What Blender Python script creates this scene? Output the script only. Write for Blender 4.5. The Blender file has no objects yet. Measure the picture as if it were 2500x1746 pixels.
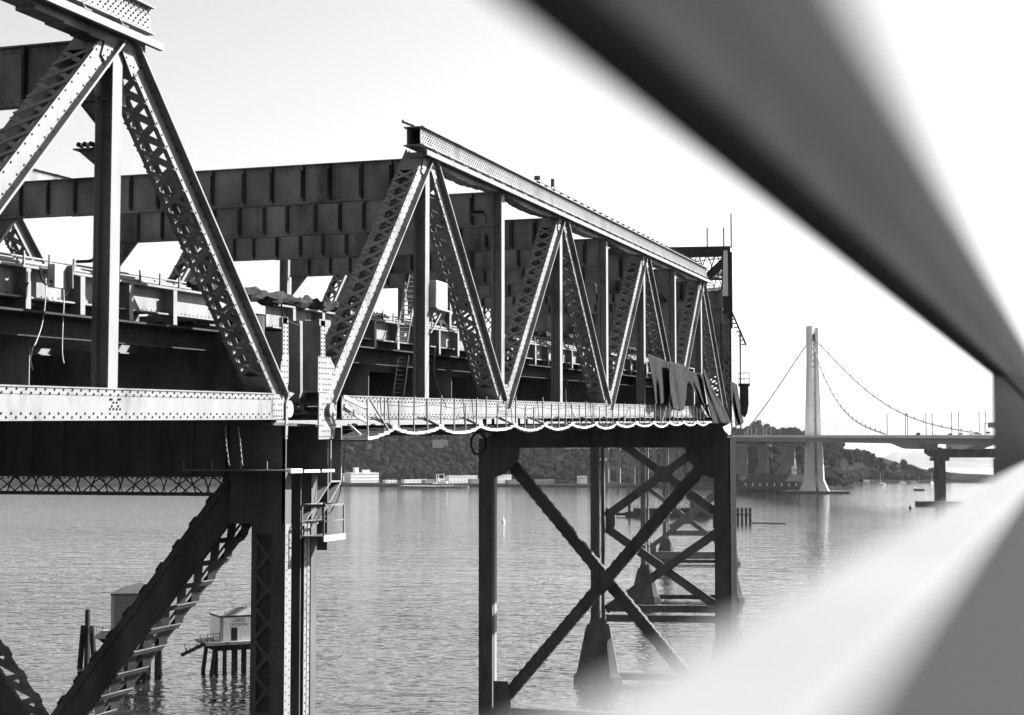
import bpy, math, random
from mathutils import Vector, Matrix
R = math.radians
rnd = random.Random(7)
scene = bpy.context.scene

# ------------------------------------------------------------------ camera
# A normal lens, 38.7 m above the water, looking along the old bridge and slightly up.
FPX, CX, CY, HOR = 3850.0, 1250.0, 873.0, 1112.0      # focal length and centre in photo pixels, horizon row
H = 38.7
PHI = math.atan((HOR - CY) / FPX)
PSI = R(17.3056)
FW = Vector((-math.sin(PSI) * math.cos(PHI), math.cos(PSI) * math.cos(PHI), math.sin(PHI)))
RT = Vector((math.cos(PSI), math.sin(PSI), 0))
UP = RT.cross(FW)
cam_d = bpy.data.cameras.new('camera')
cam = bpy.data.objects.new('camera', cam_d)
scene.collection.objects.link(cam)
cam.matrix_world = Matrix(((RT.x, UP.x, -FW.x, 0), (RT.y, UP.y, -FW.y, 0), (RT.z, UP.z, -FW.z, H), (0, 0, 0, 1)))
cam_d.sensor_width = 36.0
cam_d.lens = 36.0 * FPX / 2500.0
cam_d.clip_start = 0.02
cam_d.clip_end = 90000.0
cam_d.dof.use_dof = True
cam_d.dof.focus_distance = 95.0
cam_d.dof.aperture_fstop = (cam_d.lens / 1000.0) / 0.032
scene.camera = cam

# ------------------------------------------------------------------ light
SUN_AZ, SUN_EL = R(46), R(35)        # from +Y (along the bridge) towards +X, and above the horizon
world = bpy.data.worlds.new('World')
scene.world = world
world.use_nodes = True
wn, wl = world.node_tree.nodes, world.node_tree.links
bg = wn['Background']
sky = wn.new('ShaderNodeTexSky')
sky.sky_type = 'NISHITA'
sky.sun_disc = False
sky.sun_elevation = SUN_EL
sky.sun_rotation = SUN_AZ
sky.altitude = 0
sky.air_density = 1.0
sky.dust_density = 2.0
sky.ozone_density = 1.0
bw = wn.new('ShaderNodeRGBToBW')      # a black and white photograph
wl.new(sky.outputs[0], bw.inputs[0])
wl.new(bw.outputs[0], bg.inputs[0])
bg.inputs[1].default_value = 0.05
sl = bpy.data.lights.new('sun', 'SUN')
sl.energy = 5.0
sl.angle = R(0.53)
sl.color = (1, 1, 1)
sun = bpy.data.objects.new('sun', sl)
scene.collection.objects.link(sun)
SV = Vector((math.sin(SUN_AZ) * math.cos(SUN_EL), math.cos(SUN_AZ) * math.cos(SUN_EL), math.sin(SUN_EL)))
sun.rotation_euler = SV.to_track_quat('Z', 'Y').to_euler()
vs = scene.view_settings
vs.view_transform = 'Standard'
vs.look = 'None'
vs.exposure = 2.42
vs.gamma = 1.0
vs.use_curve_mapping = False
scene.render.engine = 'CYCLES'
cy = scene.cycles
cy.max_bounces = 6
cy.diffuse_bounces = 3
cy.glossy_bounces = 3
cy.transmission_bounces = 4
cy.volume_bounces = 1
cy.transparent_max_bounces = 8
cy.use_denoising = True
cy.sample_clamp_indirect = 3.0
cy.sample_clamp_direct = 5.0
cy.caustics_reflective = False
cy.caustics_refractive = False

# ------------------------------------------------------------------ helpers
def dirn(x, y):
    return FW + RT * ((x - CX) / FPX) + UP * ((CY - y) / FPX)
def onX(x, y, X):
    d = dirn(x, y); t = X / d.x
    return Vector((d.x * t, d.y * t, d.z * t + H))
def onY(x, y, Y):
    d = dirn(x, y); t = Y / d.y
    return Vector((d.x * t, d.y * t, d.z * t + H))
def onZ(x, y, Z=0.0):
    d = dirn(x, y); t = (Z - H) / d.z
    return Vector((d.x * t, d.y * t, Z))
def atR(x, y, r):
    d = dirn(x, y); t = r / math.hypot(d.x, d.y)
    return Vector((d.x * t, d.y * t, d.z * t + H))
def bear(x, r, z=0.0):
    p = atR(x, HOR, r); p.z = z
    return p
def V(*a):
    return Vector(a)

class MB:
    def __init__(s):
        s.v = []; s.f = []
    def box(s, c, a, b, d):
        """box from centre and three half vectors"""
        c = Vector(c); a = Vector(a); b = Vector(b); d = Vector(d)
        if a.cross(b).dot(d) < 0: d = -d
        n = len(s.v)
        for k in (-1, 1):
            for j in (-1, 1):
                for i in (-1, 1):
                    s.v.append(c + a * i + b * j + d * k)
        for q in ((0, 2, 3, 1), (4, 5, 7, 6), (0, 1, 5, 4), (2, 6, 7, 3), (0, 4, 6, 2), (1, 3, 7, 5)):
            s.f.append(tuple(n + i for i in q))
        return s
    def bb(s, x0, x1, y0, y1, z0, z1):
        return s.box(((x0 + x1) / 2, (y0 + y1) / 2, (z0 + z1) / 2), ((x1 - x0) / 2, 0, 0), (0, (y1 - y0) / 2, 0), (0, 0, (z1 - z0) / 2))
    def beam(s, p, q, w, h, side=None):
        """rectangular bar from p to q: w along side, h across"""
        p = Vector(p); q = Vector(q); d = q - p; L = d.length
        if L < 1e-6: return s
        d /= L
        sd = Vector(side) if side is not None else (V(0, 0, 1).cross(d) if abs(d.z) < .95 else V(1, 0, 0))
        sd = (sd - d * sd.dot(d)).normalized()
        u = d.cross(sd)
        return s.box((p + q) / 2, d * (L / 2), sd * (w / 2), u * (h / 2))
    def slab(s, pts, ext):
        """polygon pts extruded by vector ext"""
        pts = [Vector(p) for p in pts]; ext = Vector(ext); n = len(s.v); k = len(pts)
        nm = Vector((0, 0, 0))
        for i in range(k):
            a, b = pts[i], pts[(i + 1) % k]; nm += a.cross(b)
        if nm.dot(ext) > 0: pts = pts[::-1]
        s.v += pts; s.v += [p + ext for p in pts]
        s.f.append(tuple(range(n, n + k)))
        s.f.append(tuple(range(n + 2 * k - 1, n + k - 1, -1)))
        for i in range(k):
            j = (i + 1) % k
            s.f.append((n + j, n + i, n + k + i, n + k + j))
        return s
    def tube(s, pts, r, m=6, r1=None, cap=True):
        pts = [Vector(p) for p in pts]; n = len(s.v); k = len(pts)
        pv = None
        for i, p in enumerate(pts):
            d = (pts[min(i + 1, k - 1)] - pts[max(i - 1, 0)]).normalized()
            if pv is None:
                a = d.cross(V(0, 0, 1) if abs(d.z) < .9 else V(1, 0, 0)).normalized()
            else:
                a = (pv - d * pv.dot(d)).normalized()
            pv = a; b = d.cross(a)
            rr = r if r1 is None else r + (r1 - r) * i / max(1, k - 1)
            for j in range(m):
                t = 2 * math.pi * j / m
                s.v.append(p + (a * math.cos(t) + b * math.sin(t)) * rr)
        for i in range(k - 1):
            for j in range(m):
                s.f.append((n + i * m + j, n + i * m + (j + 1) % m, n + (i + 1) * m + (j + 1) % m, n + (i + 1) * m + j))
        if cap:
            s.f.append(tuple(n + j for j in range(m))[::-1])
            s.f.append(tuple(n + (k - 1) * m + j for j in range(m)))
        return s
    def loft(s, rings, cap=True):
        n = len(s.v); m = len(rings[0])
        for r in rings: s.v += [Vector(p) for p in r]
        for i in range(len(rings) - 1):
            for j in range(m):
                s.f.append((n + i * m + j, n + i * m + (j + 1) % m, n + (i + 1) * m + (j + 1) % m, n + (i + 1) * m + j))
        if cap:
            s.f.append(tuple(n + j for j in range(m))[::-1])
            s.f.append(tuple(n + (len(rings) - 1) * m + j for j in range(m)))
        return s
    def dome(s, p, n_, r, h):
        """a rivet head"""
        p = Vector(p); n_ = Vector(n_).normalized()
        a = n_.cross(V(0, 0, 1) if abs(n_.z) < .9 else V(1, 0, 0)).normalized(); b = n_.cross(a)
        k = len(s.v)
        for rr, hh in ((r, -.002), (r * .62, h)):
            for j in range(6):
                t = math.pi * j / 3
                s.v.append(p + (a * math.cos(t) + b * math.sin(t)) * rr + n_ * hh)
        for j in range(6):
            s.f.append((k + j, k + (j + 1) % 6, k + 6 + (j + 1) % 6, k + 6 + j))
        s.f.append(tuple(k + 6 + j for j in range(6)))
        return s
    def build(s, name, mat, parent=None, local=False, smooth=False, kind=None, label=None):
        off = Vector((0, 0, 0))
        if parent is not None and not local: off = ROOT[parent.name]
        me = bpy.data.meshes.new(name)
        me.from_pydata([tuple(v - off) for v in s.v], [], s.f)
        me.materials.append(M[mat])
        if smooth:
            for p in me.polygons: p.use_smooth = True
        o = bpy.data.objects.new(name, me)
        scene.collection.objects.link(o)
        if parent is not None:
            o.parent = parent
            ROOT[o.name] = off
        if kind: o['kind'] = kind
        if label: o['label'] = label
        return o

ROOT = {}
def thing(name, label, cat, loc=(0, 0, 0), rz=0.0, group=None):
    o = bpy.data.objects.new(name, None)
    o.empty_display_size = .5
    scene.collection.objects.link(o)
    o.location = loc
    o.rotation_euler = (0, 0, rz)
    o['label'] = label; o['category'] = cat
    if group: o['group'] = group
    ROOT[o.name] = Vector(loc)
    return o
def tag(o, label, cat, group=None):
    o['label'] = label; o['category'] = cat
    if group: o['group'] = group
    return o
def struct(o):
    o['kind'] = 'structure'
    return o
UNIT = {}
def piece(name, mat, parent, c, a, b, d):
    """a box-shaped piece that shares one unit mesh: centre and three half vectors"""
    if mat not in UNIT:
        me = MB().box((0, 0, 0), (1, 0, 0), (0, 1, 0), (0, 0, 1))
        m = bpy.data.meshes.new('bar_' + mat)
        m.from_pydata([tuple(v) for v in me.v], [], me.f); m.materials.append(M[mat])
        UNIT[mat] = m
    o = bpy.data.objects.new(name, UNIT[mat])
    scene.collection.objects.link(o)
    o.parent = parent
    c = Vector(c) - ROOT[parent.name]; a = Vector(a); b = Vector(b); d = Vector(d)
    if a.cross(b).dot(d) < 0: d = -d
    o.matrix_local = Matrix(((a.x, b.x, d.x, c.x), (a.y, b.y, d.y, c.y), (a.z, b.z, d.z, c.z), (0, 0, 0, 1)))
    return o
def bar(name, mat, parent, p, q, w, h, side=None):
    p = Vector(p); q = Vector(q); d = q - p; L = d.length; d = d / L
    sd = Vector(side) if side is not None else (V(0, 0, 1).cross(d) if abs(d.z) < .95 else V(1, 0, 0))
    sd = (sd - d * sd.dot(d)).normalized()
    return piece(name, mat, parent, (p + q) / 2, d * (L / 2), sd * (w / 2), d.cross(sd) * (h / 2))
def copy_tree(o, parent=None):
    c = o.copy(); scene.collection.objects.link(c); c.parent = parent
    for ch in list(o.children): copy_tree(ch, c)
    return c

# ------------------------------------------------------------------ materials (all neutral: the photograph has no colour)
M = {}
def mat(name, lo, hi, rough=.6, scale=1.5, stretch=(1, 1, 1), spec=.4, bump=0.0, bscale=20, dirt=0.0, dscale=.6, metal=0.0, detail=5):
    m = bpy.data.materials.new(name); m.use_nodes = True
    n, l = m.node_tree.nodes, m.node_tree.links
    p = n['Principled BSDF']
    tc = n.new('ShaderNodeTexCoord'); mp = n.new('ShaderNodeMapping')
    mp.inputs['Scale'].default_value = stretch
    geo = n.new('ShaderNodeNewGeometry')
    l.new(geo.outputs['Position'], mp.inputs[0])
    t = n.new('ShaderNodeTexNoise'); t.inputs['Scale'].default_value = scale; t.inputs['Detail'].default_value = detail
    l.new(mp.outputs[0], t.inputs[0])
    r = n.new('ShaderNodeValToRGB')
    r.color_ramp.elements[0].position = .3; r.color_ramp.elements[1].position = .7
    r.color_ramp.elements[0].color = (lo, lo, lo, 1); r.color_ramp.elements[1].color = (hi, hi, hi, 1)
    l.new(t.outputs[0], r.inputs[0])
    col = r.outputs[0]
    if dirt > 0:
        t2 = n.new('ShaderNodeTexNoise'); t2.inputs['Scale'].default_value = dscale; t2.inputs['Detail'].default_value = 8
        mp2 = n.new('ShaderNodeMapping'); mp2.inputs['Scale'].default_value = (1, 1, .35)
        l.new(geo.outputs['Position'], mp2.inputs[0]); l.new(mp2.outputs[0], t2.inputs[0])
        r2 = n.new('ShaderNodeValToRGB'); r2.color_ramp.elements[0].position = .52; r2.color_ramp.elements[1].position = .72
        r2.color_ramp.elements[0].color = (1, 1, 1, 1); k = 1 - dirt; r2.color_ramp.elements[1].color = (k, k, k, 1)
        l.new(t2.outputs[0], r2.inputs[0])
        mx = n.new('ShaderNodeMix'); mx.data_type = 'RGBA'; mx.blend_type = 'MULTIPLY'; mx.inputs[0].default_value = 1
        l.new(col, mx.inputs[6]); l.new(r2.outputs[0], mx.inputs[7]); col = mx.outputs[2]
    l.new(col, p.inputs['Base Color'])
    p.inputs['Roughness'].default_value = rough
    p.inputs['Specular IOR Level'].default_value = spec
    p.inputs['Metallic'].default_value = metal
    if bump > 0:
        t3 = n.new('ShaderNodeTexNoise'); t3.inputs['Scale'].default_value = bscale; t3.inputs['Detail'].default_value = 4
        l.new(geo.outputs['Position'], t3.inputs[0])
        bu = n.new('ShaderNodeBump'); bu.inputs['Strength'].default_value = bump; bu.inputs['Distance'].default_value = .02
        l.new(t3.outputs[0], bu.inputs['Height']); l.new(bu.outputs[0], p.inputs['Normal'])
    M[name] = m
    return m
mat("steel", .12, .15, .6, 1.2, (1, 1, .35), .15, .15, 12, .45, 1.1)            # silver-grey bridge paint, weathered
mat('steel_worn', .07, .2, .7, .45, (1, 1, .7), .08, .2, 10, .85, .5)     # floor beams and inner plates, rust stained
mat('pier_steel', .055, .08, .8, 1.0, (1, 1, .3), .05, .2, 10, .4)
mat('stiffener_dark', .016, .045, .9, 1.2, (1, 1, .4), .02, .3, 8, .5, 1.0)       # floor-beam stiffeners, darker than the web plates
mat('rivet', .01, .018, .9, 3, spec=.02)                                              # rusted rivet heads, their side shading put into the dark colour too
mat('deck_dark', .025, .04, .9, 1, spec=.03)
mat('shade_black', .006, .012, .9, 2, spec=.02)  # near-black that stands in for shade on the pier steel
mat('black_stuff', .006, .02, .8, 4, spec=.05, bump=.6, bscale=5)
mat('white_paint', .6, .72, .6, 2, dirt=.3, dscale=2.0)
mat('pale_board', .3, .42, .8, 2.5, dirt=.5, dscale=1.5)
mat('cable', .015, .03, .8, 3, spec=.03)
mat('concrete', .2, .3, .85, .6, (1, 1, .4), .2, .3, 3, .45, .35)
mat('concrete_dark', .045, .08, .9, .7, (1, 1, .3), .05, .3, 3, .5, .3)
mat('pale_concrete', .42, .5, .8, .05, dirt=.15, dscale=.03)
mat('tower_steel', .45, .52, .6, .05, spec=.3)
mat('island_concrete', .10, .14, .9, .1, dirt=.3, dscale=.05)
mat('wood', .015, .035, .9, 2, (1, 1, .2), spec=.03, bump=.4)
mat('soil', .010, .018, .95, .02, spec=.0, dirt=.3, dscale=.01)
mat('hill', .05, .075, 1, .0015, dirt=.3, dscale=.004)
mat('leaf', .007, .016, .95, .02, spec=.0)
mat('bark', .02, .04, .9, 1, spec=.0)
mat('roof_dark', .02, .035, .9, .3, spec=.05)
mat('house_dark', .04, .06, .9, .3, spec=.05)
mat('glass_dark', .02, .03, .2, 1, spec=.6)
mat('hull_dark', .015, .03, .8, 1, spec=.1)
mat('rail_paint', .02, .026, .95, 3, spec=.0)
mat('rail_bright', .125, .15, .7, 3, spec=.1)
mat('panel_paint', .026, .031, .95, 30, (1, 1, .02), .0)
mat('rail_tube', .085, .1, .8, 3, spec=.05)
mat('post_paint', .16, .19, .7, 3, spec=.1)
mat('bird', .02, .03, .8, 5)
mat('tin', .2, .3, .5, 2, (1, 1, .3), dirt=.35, dscale=1.5)
mat('text_dark', .07, .1, .9, 8)
mat('sign_face', .05, .07, .6, 5)
mat('sign_text', .16, .2, .6, 5)
def cloth(name, lo, hi):
    m = mat(name, lo, hi, .95, 3.0, (1, 1, .6), .0, .5, 25)
    n, l = m.node_tree.nodes, m.node_tree.links
    p = n['Principled BSDF']; tr = n.new('ShaderNodeBsdfTranslucent'); tr.inputs[0].default_value = (hi, hi, hi, 1)
    mx = n.new('ShaderNodeMixShader'); mx.inputs[0].default_value = .25
    o = n['Material Output']
    l.new(p.outputs[0], mx.inputs[1]); l.new(tr.outputs[0], mx.inputs[2]); l.new(mx.outputs[0], o.inputs[0])
cloth('tarp', .024, .045)
cloth('tarp_pale', .026, .046)

# water: dark, glossy, ruffled
m = bpy.data.materials.new('sea'); m.use_nodes = True; M['sea'] = m
n, l = m.node_tree.nodes, m.node_tree.links
p = n['Principled BSDF']
p.inputs['Base Color'].default_value = (.012, .012, .012, 1); p.inputs['IOR'].default_value = 1.33
p.inputs['Specular IOR Level'].default_value = .5
geo = n.new('ShaderNodeNewGeometry')
def nz(scale, st, detail=4, rot=0):
    mp = n.new('ShaderNodeMapping'); mp.inputs['Scale'].default_value = st; mp.inputs['Rotation'].default_value = (0, 0, rot)
    t = n.new('ShaderNodeTexNoise'); t.inputs['Scale'].default_value = scale; t.inputs['Detail'].default_value = detail
    l.new(geo.outputs['Position'], mp.inputs[0]); l.new(mp.outputs[0], t.inputs[0]); return t.outputs[0]
w0, w1, w2, w3 = nz(1.2, (.8, 1, 1), 1, R(-12)), nz(.42, (.7, 1, 1), 1.5, R(-20)), nz(.1, (.5, 1, 1), 2, R(-14)), nz(.004, (.25, 1, 1), 3, R(-17))
def mth(op, a, b):
    q = n.new('ShaderNodeMath'); q.operation = op
    for i, x in enumerate((a, b)):
        if isinstance(x, (int, float)): q.inputs[i].default_value = x
        else: l.new(x, q.inputs[i])
    return q.outputs[0]
hgt = mth('ADD', mth('MULTIPLY', w0, .16), mth('ADD', mth('MULTIPLY', w1, .95), mth('MULTIPLY', w2, 1.7)))
pat = n.new('ShaderNodeValToRGB'); pat.color_ramp.elements[0].position = .38; pat.color_ramp.elements[1].position = .62
pat.color_ramp.elements[0].color = (.55, .55, .55, 1); pat.color_ramp.elements[1].color = (1, 1, 1, 1)
l.new(w3, pat.inputs[0])
bu = n.new('ShaderNodeBump'); bu.inputs['Distance'].default_value = .42
sep = n.new('ShaderNodeSeparateXYZ'); l.new(geo.outputs['Position'], sep.inputs[0])
calm = n.new('ShaderNodeMapRange'); calm.inputs['From Min'].default_value = 500; calm.inputs['From Max'].default_value = 1500
calm.inputs['To Min'].default_value = 1.0; calm.inputs['To Max'].default_value = 1.1          # sheltered water under the island
l.new(sep.outputs['Y'], calm.inputs[0])
l.new(mth('MULTIPLY', pat.outputs[0], calm.outputs[0]), bu.inputs['Strength']); l.new(hgt, bu.inputs['Height']); l.new(bu.outputs[0], p.inputs['Normal'])
p.inputs['Roughness'].default_value = .06
# ------------------------------------------------------------------ the setting: water, island, far shore
b = MB()
rings = [30, 80, 160, 320, 700, 1500, 3500, 9000, 25000, 45000]
b.v.append(V(0, 0, 0))
NS = 72
for r in rings:
    for k in range(NS):
        t = 2 * math.pi * k / NS
        b.v.append(V(r * math.cos(t), r * math.sin(t), 0))
for k in range(NS): b.f.append((0, 1 + k, 1 + (k + 1) % NS))
for i in range(len(rings) - 1):
    for k in range(NS):
        a0 = 1 + i * NS; a1 = a0 + NS; j = (k + 1) % NS
        b.f.append((a0 + k, a1 + k, a1 + j, a0 + j))
struct(b.build('water', 'sea'))

def lerp_tab(tab, x):
    if x <= tab[0][0]: return tab[0][1]
    for (x0, y0), (x1, y1) in zip(tab, tab[1:]):
        if x <= x1: return y0 + (y1 - y0) * (x - x0) / (x1 - x0)
    return tab[-1][1]
SHORE = [(-600, 2050), (500, 2010), (900, 2000), (1300, 1960), (1600, 1900), (1720, 1800), (1790, 1700), (1960, 1690), (2040, 1760), (2070, 2050), (2110, 2330), (2300, 2350), (2440, 2300), (2700, 2280)]
CREST = [(-600, 40), (300, 66), (830, 74), (1100, 72), (1400, 68), (1700, 66), (1850, 64), (1950, 62), (2040, 52), (2120, 40), (2200, 24), (2280, 12), (2340, 9), (2440, 6), (2700, 4)]
PROF = [(0, -1.5), (6, .6), (14, 3.2), (60, 4.2), (110, 9), (180, .35), (260, .6), (350, .85), (430, 1.0), (620, .7), (900, 0.02)]
def gz(px, dr):
    """ground height dr metres behind the shore along the column px"""
    hc = lerp_tab(CREST, px)
    if dr <= 14: return [(-1.5), .6, 3.2][0 if dr < 3 else (1 if dr < 10 else 2)]
    if dr <= 90: base = 3.2 + (dr - 14) / 76 * 1.5
    elif dr <= 430:
        t = (dr - 90) / 340; t = t * t * (3 - 2 * t); base = 4.7 + (max(hc, 5) - 4.7) * t
    else:
        t = min(1, (dr - 430) / 470); base = max(hc, 5) * (1 - t) + 1 * t
    if px > 2050: base = min(base, max(3.0, hc))
    return base
b = MB()
cols = list(range(-600, 2701, 30)); drs = [0, 6, 14, 60, 90, 130, 170, 220, 280, 340, 430, 560, 700, 900]
for px in cols:
    for dr in drs:
        w = 6 * math.sin(px * .031) + 5 * math.sin(px * .011 + 1)
        z = gz(px, dr) + (0 if dr < 90 else 2.2 * math.sin(px * .05 + dr * .03) * min(1, lerp_tab(CREST, px) / 40))
        b.v.append(bear(px, lerp_tab(SHORE, px) + w + dr, z))
nd = len(drs)
for i in range(len(cols) - 1):
    for j in range(nd - 1):
        b.f.append((i * nd + j, (i + 1) * nd + j, (i + 1) * nd + j + 1, i * nd + j + 1))
struct(b.build('island', 'soil', smooth=True))

# far hills across the bay, low and pale
for nm, x0, x1, rr, hs in (('far_hills', 1900, 3000, 7800, 95), ('far_shore', 2050, 3000, 5200, 22)):
    b = MB(); cols = list(range(x0, x1 + 1, 12)); k = 6
    for px in cols:
        t = (px - x0) / (x1 - x0)
        hc = hs * (.55 + .35 * math.sin(px * .013 + rr) + .12 * math.sin(px * .041) + .05 * math.sin(px * .13)) * (1.15 - .75 * max(0, t - .2))
        for j in range(k):
            u = j / (k - 1)
            b.v.append(bear(px, rr + 900 * u, max(-1, hc * math.sin(u * math.pi * .55) if j else -1)))
    for i in range(len(cols) - 1):
        for j in range(k - 1):
            b.f.append((i * k + j, (i + 1) * k + j, (i + 1) * k + j + 1, i * k + j + 1))
    struct(b.build(nm, 'hill', smooth=True))

# haze: one closed box of thin air round everything, the sky outside it
def make_haze(density):
    m = bpy.data.materials.new('haze_air'); m.use_nodes = True; M['haze_air'] = m
    n, l = m.node_tree.nodes, m.node_tree.links
    n.remove(n['Principled BSDF'])
    pv = n.new('ShaderNodeVolumePrincipled')
    pv.inputs['Color'].default_value = (.95, .95, .95, 1); pv.inputs['Density'].default_value = density
    pv.inputs['Anisotropy'].default_value = .25
    l.new(pv.outputs[0], n['Material Output'].inputs['Volume'])
    o = MB().bb(-47000, 47000, -47000, 47000, -3, 190).build('haze', 'haze_air')
    o['kind'] = 'stuff'
make_haze(1e-5)
# ------------------------------------------------------------------ the old bridge
G, Y0, PP = 0.02375, 53.6, 10.973
XN, XF = -24.0, -46.3                         # outer planes of the near and far trusses
def nodeY(i): return Y0 + i * PP
def zt(zg, Y): return zg + G * (Y - Y0)
def P(X, Y, zg): return V(X, Y, zt(zg, Y))
EX, EY = V(1, 0, 0), V(0, 1, G).normalized()
EZ = EX.cross(EY)

RIV = {}
def rivs(root):
    return RIV.setdefault(root.name, MB())

def lacing(mb, root, part, xo, xi, a, bq, nrm, pitch, w=.1, cross=True, singles=True, matn='steel', th=.02):
    """flat lacing bars between the planes xo and xi, along the edge a-bq"""
    d = bq - a; L = d.length; d = d / L
    k = max(1, int(round(L / pitch))); st = L / k
    for i in range(k):
        s0, s1 = a + d * (i * st + .05), a + d * ((i + 1) * st - .05)
        prs = [(V(xo, s0.y, s0.z), V(xi, s1.y, s1.z))]
        if cross: prs.append((V(xi, s0.y, s0.z) + nrm * .025, V(xo, s1.y, s1.z) + nrm * .025))
        elif i % 2: prs = [(V(xi, s0.y, s0.z), V(xo, s1.y, s1.z))]
        for p, q in prs:
            if singles: piece_bar(root, part, matn, p, q, w, th, nrm)
            else: mb.beam(p, q, th, w, nrm)
def piece_bar(root, part, matn, p, q, w, th, nrm):
    bar('lacing_bar', matn, part, p, q, th, w, nrm)

def diagonal(root, xo, sgn, lo, hi, w=.52, depth=.95, singles=False, rivets=True, out=.25, pitch=.8, cross=True, light=False):
    """built-up diagonal between two panel points (Y, zg): two plates, an outstanding angle, laced sides"""
    xi = xo - depth * sgn
    a, bq = V(xo, lo[0], zt(lo[1], lo[0])), V(xo, hi[0], zt(hi[1], hi[0]))
    d = (bq - a).normalized()
    nrm = V(0, -d.z, d.y)
    if nrm.y > 0: nrm = -nrm                    # towards the camera end of the bridge
    b = MB()
    mid, L = (a + bq) / 2, (bq - a).length
    for X in (xo, xi):
        b.box(V(X, mid.y, mid.z), EX * .02, d * (L / 2), nrm * (w / 2))
    e = -nrm * (w / 2)
    b.box(V(xo + sgn * out / 2, mid.y, mid.z) + e, EX * (out / 2), d * (L / 2 - .3), nrm * .018)
    b.box(V(xo + sgn * (out - .01), mid.y, mid.z) + e * 1.06, EX * .03, d * (L / 2 - .4), nrm * .035)
    b.box(V(xi - sgn * .09, mid.y, mid.z) + e, EX * .09, d * (L / 2 - .3), nrm * .018)
    for s_ in (-1, 1):                          # inward angles at both edges
        for X in (xo, xi):
            k = -1 if X == xo else 1
            b.box(V(X + sgn * k * .07, mid.y, mid.z) + nrm * (w / 2 - .012) * s_, EX * .07, d * (L / 2 - .25), nrm * .012)
    for t0, t1 in ((.03, .11), (.9, .975)):      # tie plates at the ends
        c = a.lerp(bq, (t0 + t1) / 2)
        for s_ in (-1, 1):
            b.box(V((xo + xi) / 2, c.y, c.z) + nrm * (w / 2 + .012) * s_, EX * (depth / 2), d * (L * (t1 - t0) / 2), nrm * .012)
    part = b.build('diagonal', 'steel', root)
    mb = MB()
    for s_ in (1, -1):
        lacing(mb, root, part, xo, xi, a.lerp(bq, .11) + nrm * (w / 2 + .02) * s_, a.lerp(bq, .9) + nrm * (w / 2 + .02) * s_, nrm * s_, pitch, .16, cross, singles)
    if mb.v: mb.build('lacing', 'steel', part, kind='stuff')
    if rivets:
        rv = rivs(root); k = int(L / .42)
        for i in range(k):
            c = a.lerp(bq, (i + .5) / k)
            for o_ in (.19, -.19): rv.dome(V(xo + sgn * .02, c.y, c.z) + nrm * (o_ * w / .52), EX * sgn, .036, .024)
            if i % 2: rv.dome(V(xo + sgn * out * .5, c.y, c.z) + e - d * .1 + nrm * .018, nrm, .03, .02)
    return part

def vertical(root, xo, sgn, Y, z0, z1, wy=.5, wx=.52, web=True):
    """H-shaped vertical"""
    b = MB(); zc, hz = (zt(z0, Y) + zt(z1, Y)) / 2, (zt(z1, Y) - zt(z0, Y)) / 2
    for X in (xo, xo - sgn * wx):
        b.box(V(X, Y, zc), EX * .018, V(0, wy / 2, 0), V(0, 0, hz))
    b.box(V(xo - sgn * wx / 2, Y + .03, zc), EX * (wx / 2), V(0, .015, 0), V(0, 0, hz))
    for X in (xo - sgn * .045, xo - sgn * (wx - .045)):
        b.box(V(X, Y - .08, zc), EX * .045, V(0, .1, 0), V(0, 0, hz))
    return b.build('vertical', 'steel', root)

def girder(root, name, xo, sgn, ya, yb, z0, z1, wx, over, mat_='steel', tf=.04):
    """box chord between two stations: two webs, top and bottom flange"""
    b = MB()
    Lh = (yb - ya) / 2 / EY.y; ym = (ya + yb) / 2
    def at(X, zg): return P(X, ym, zg)
    for X in (xo, xo - sgn * wx):
        b.box(at(X, (z0 + z1) / 2), EX * .018, EY * Lh, EZ * ((z1 - z0) / 2))
    for zg, d in ((z1, 1), (z0, -1)):
        b.box(at(xo - sgn * wx / 2, zg + d * tf / 2), EX * (wx / 2 + over), EY * Lh, EZ * (tf / 2))
        for X in (xo + sgn * .02,):
            b.box(at(X, zg - d * .09), EX * .012, EY * Lh, EZ * .088)
    return b.build(name, mat_, root)

def rivet_rows(root, xo, sgn, ya, yb, zs, step, r=.03):
    rv = rivs(root); k = int((yb - ya) / step)
    for j, zg in enumerate(zs):
        for i in range(k):
            Y = ya + (i + (.5 if j % 2 else 0.0) + .25) * step
            rv.dome(P(xo + sgn * .034, Y, zg), EX * sgn, r, .022)

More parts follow.
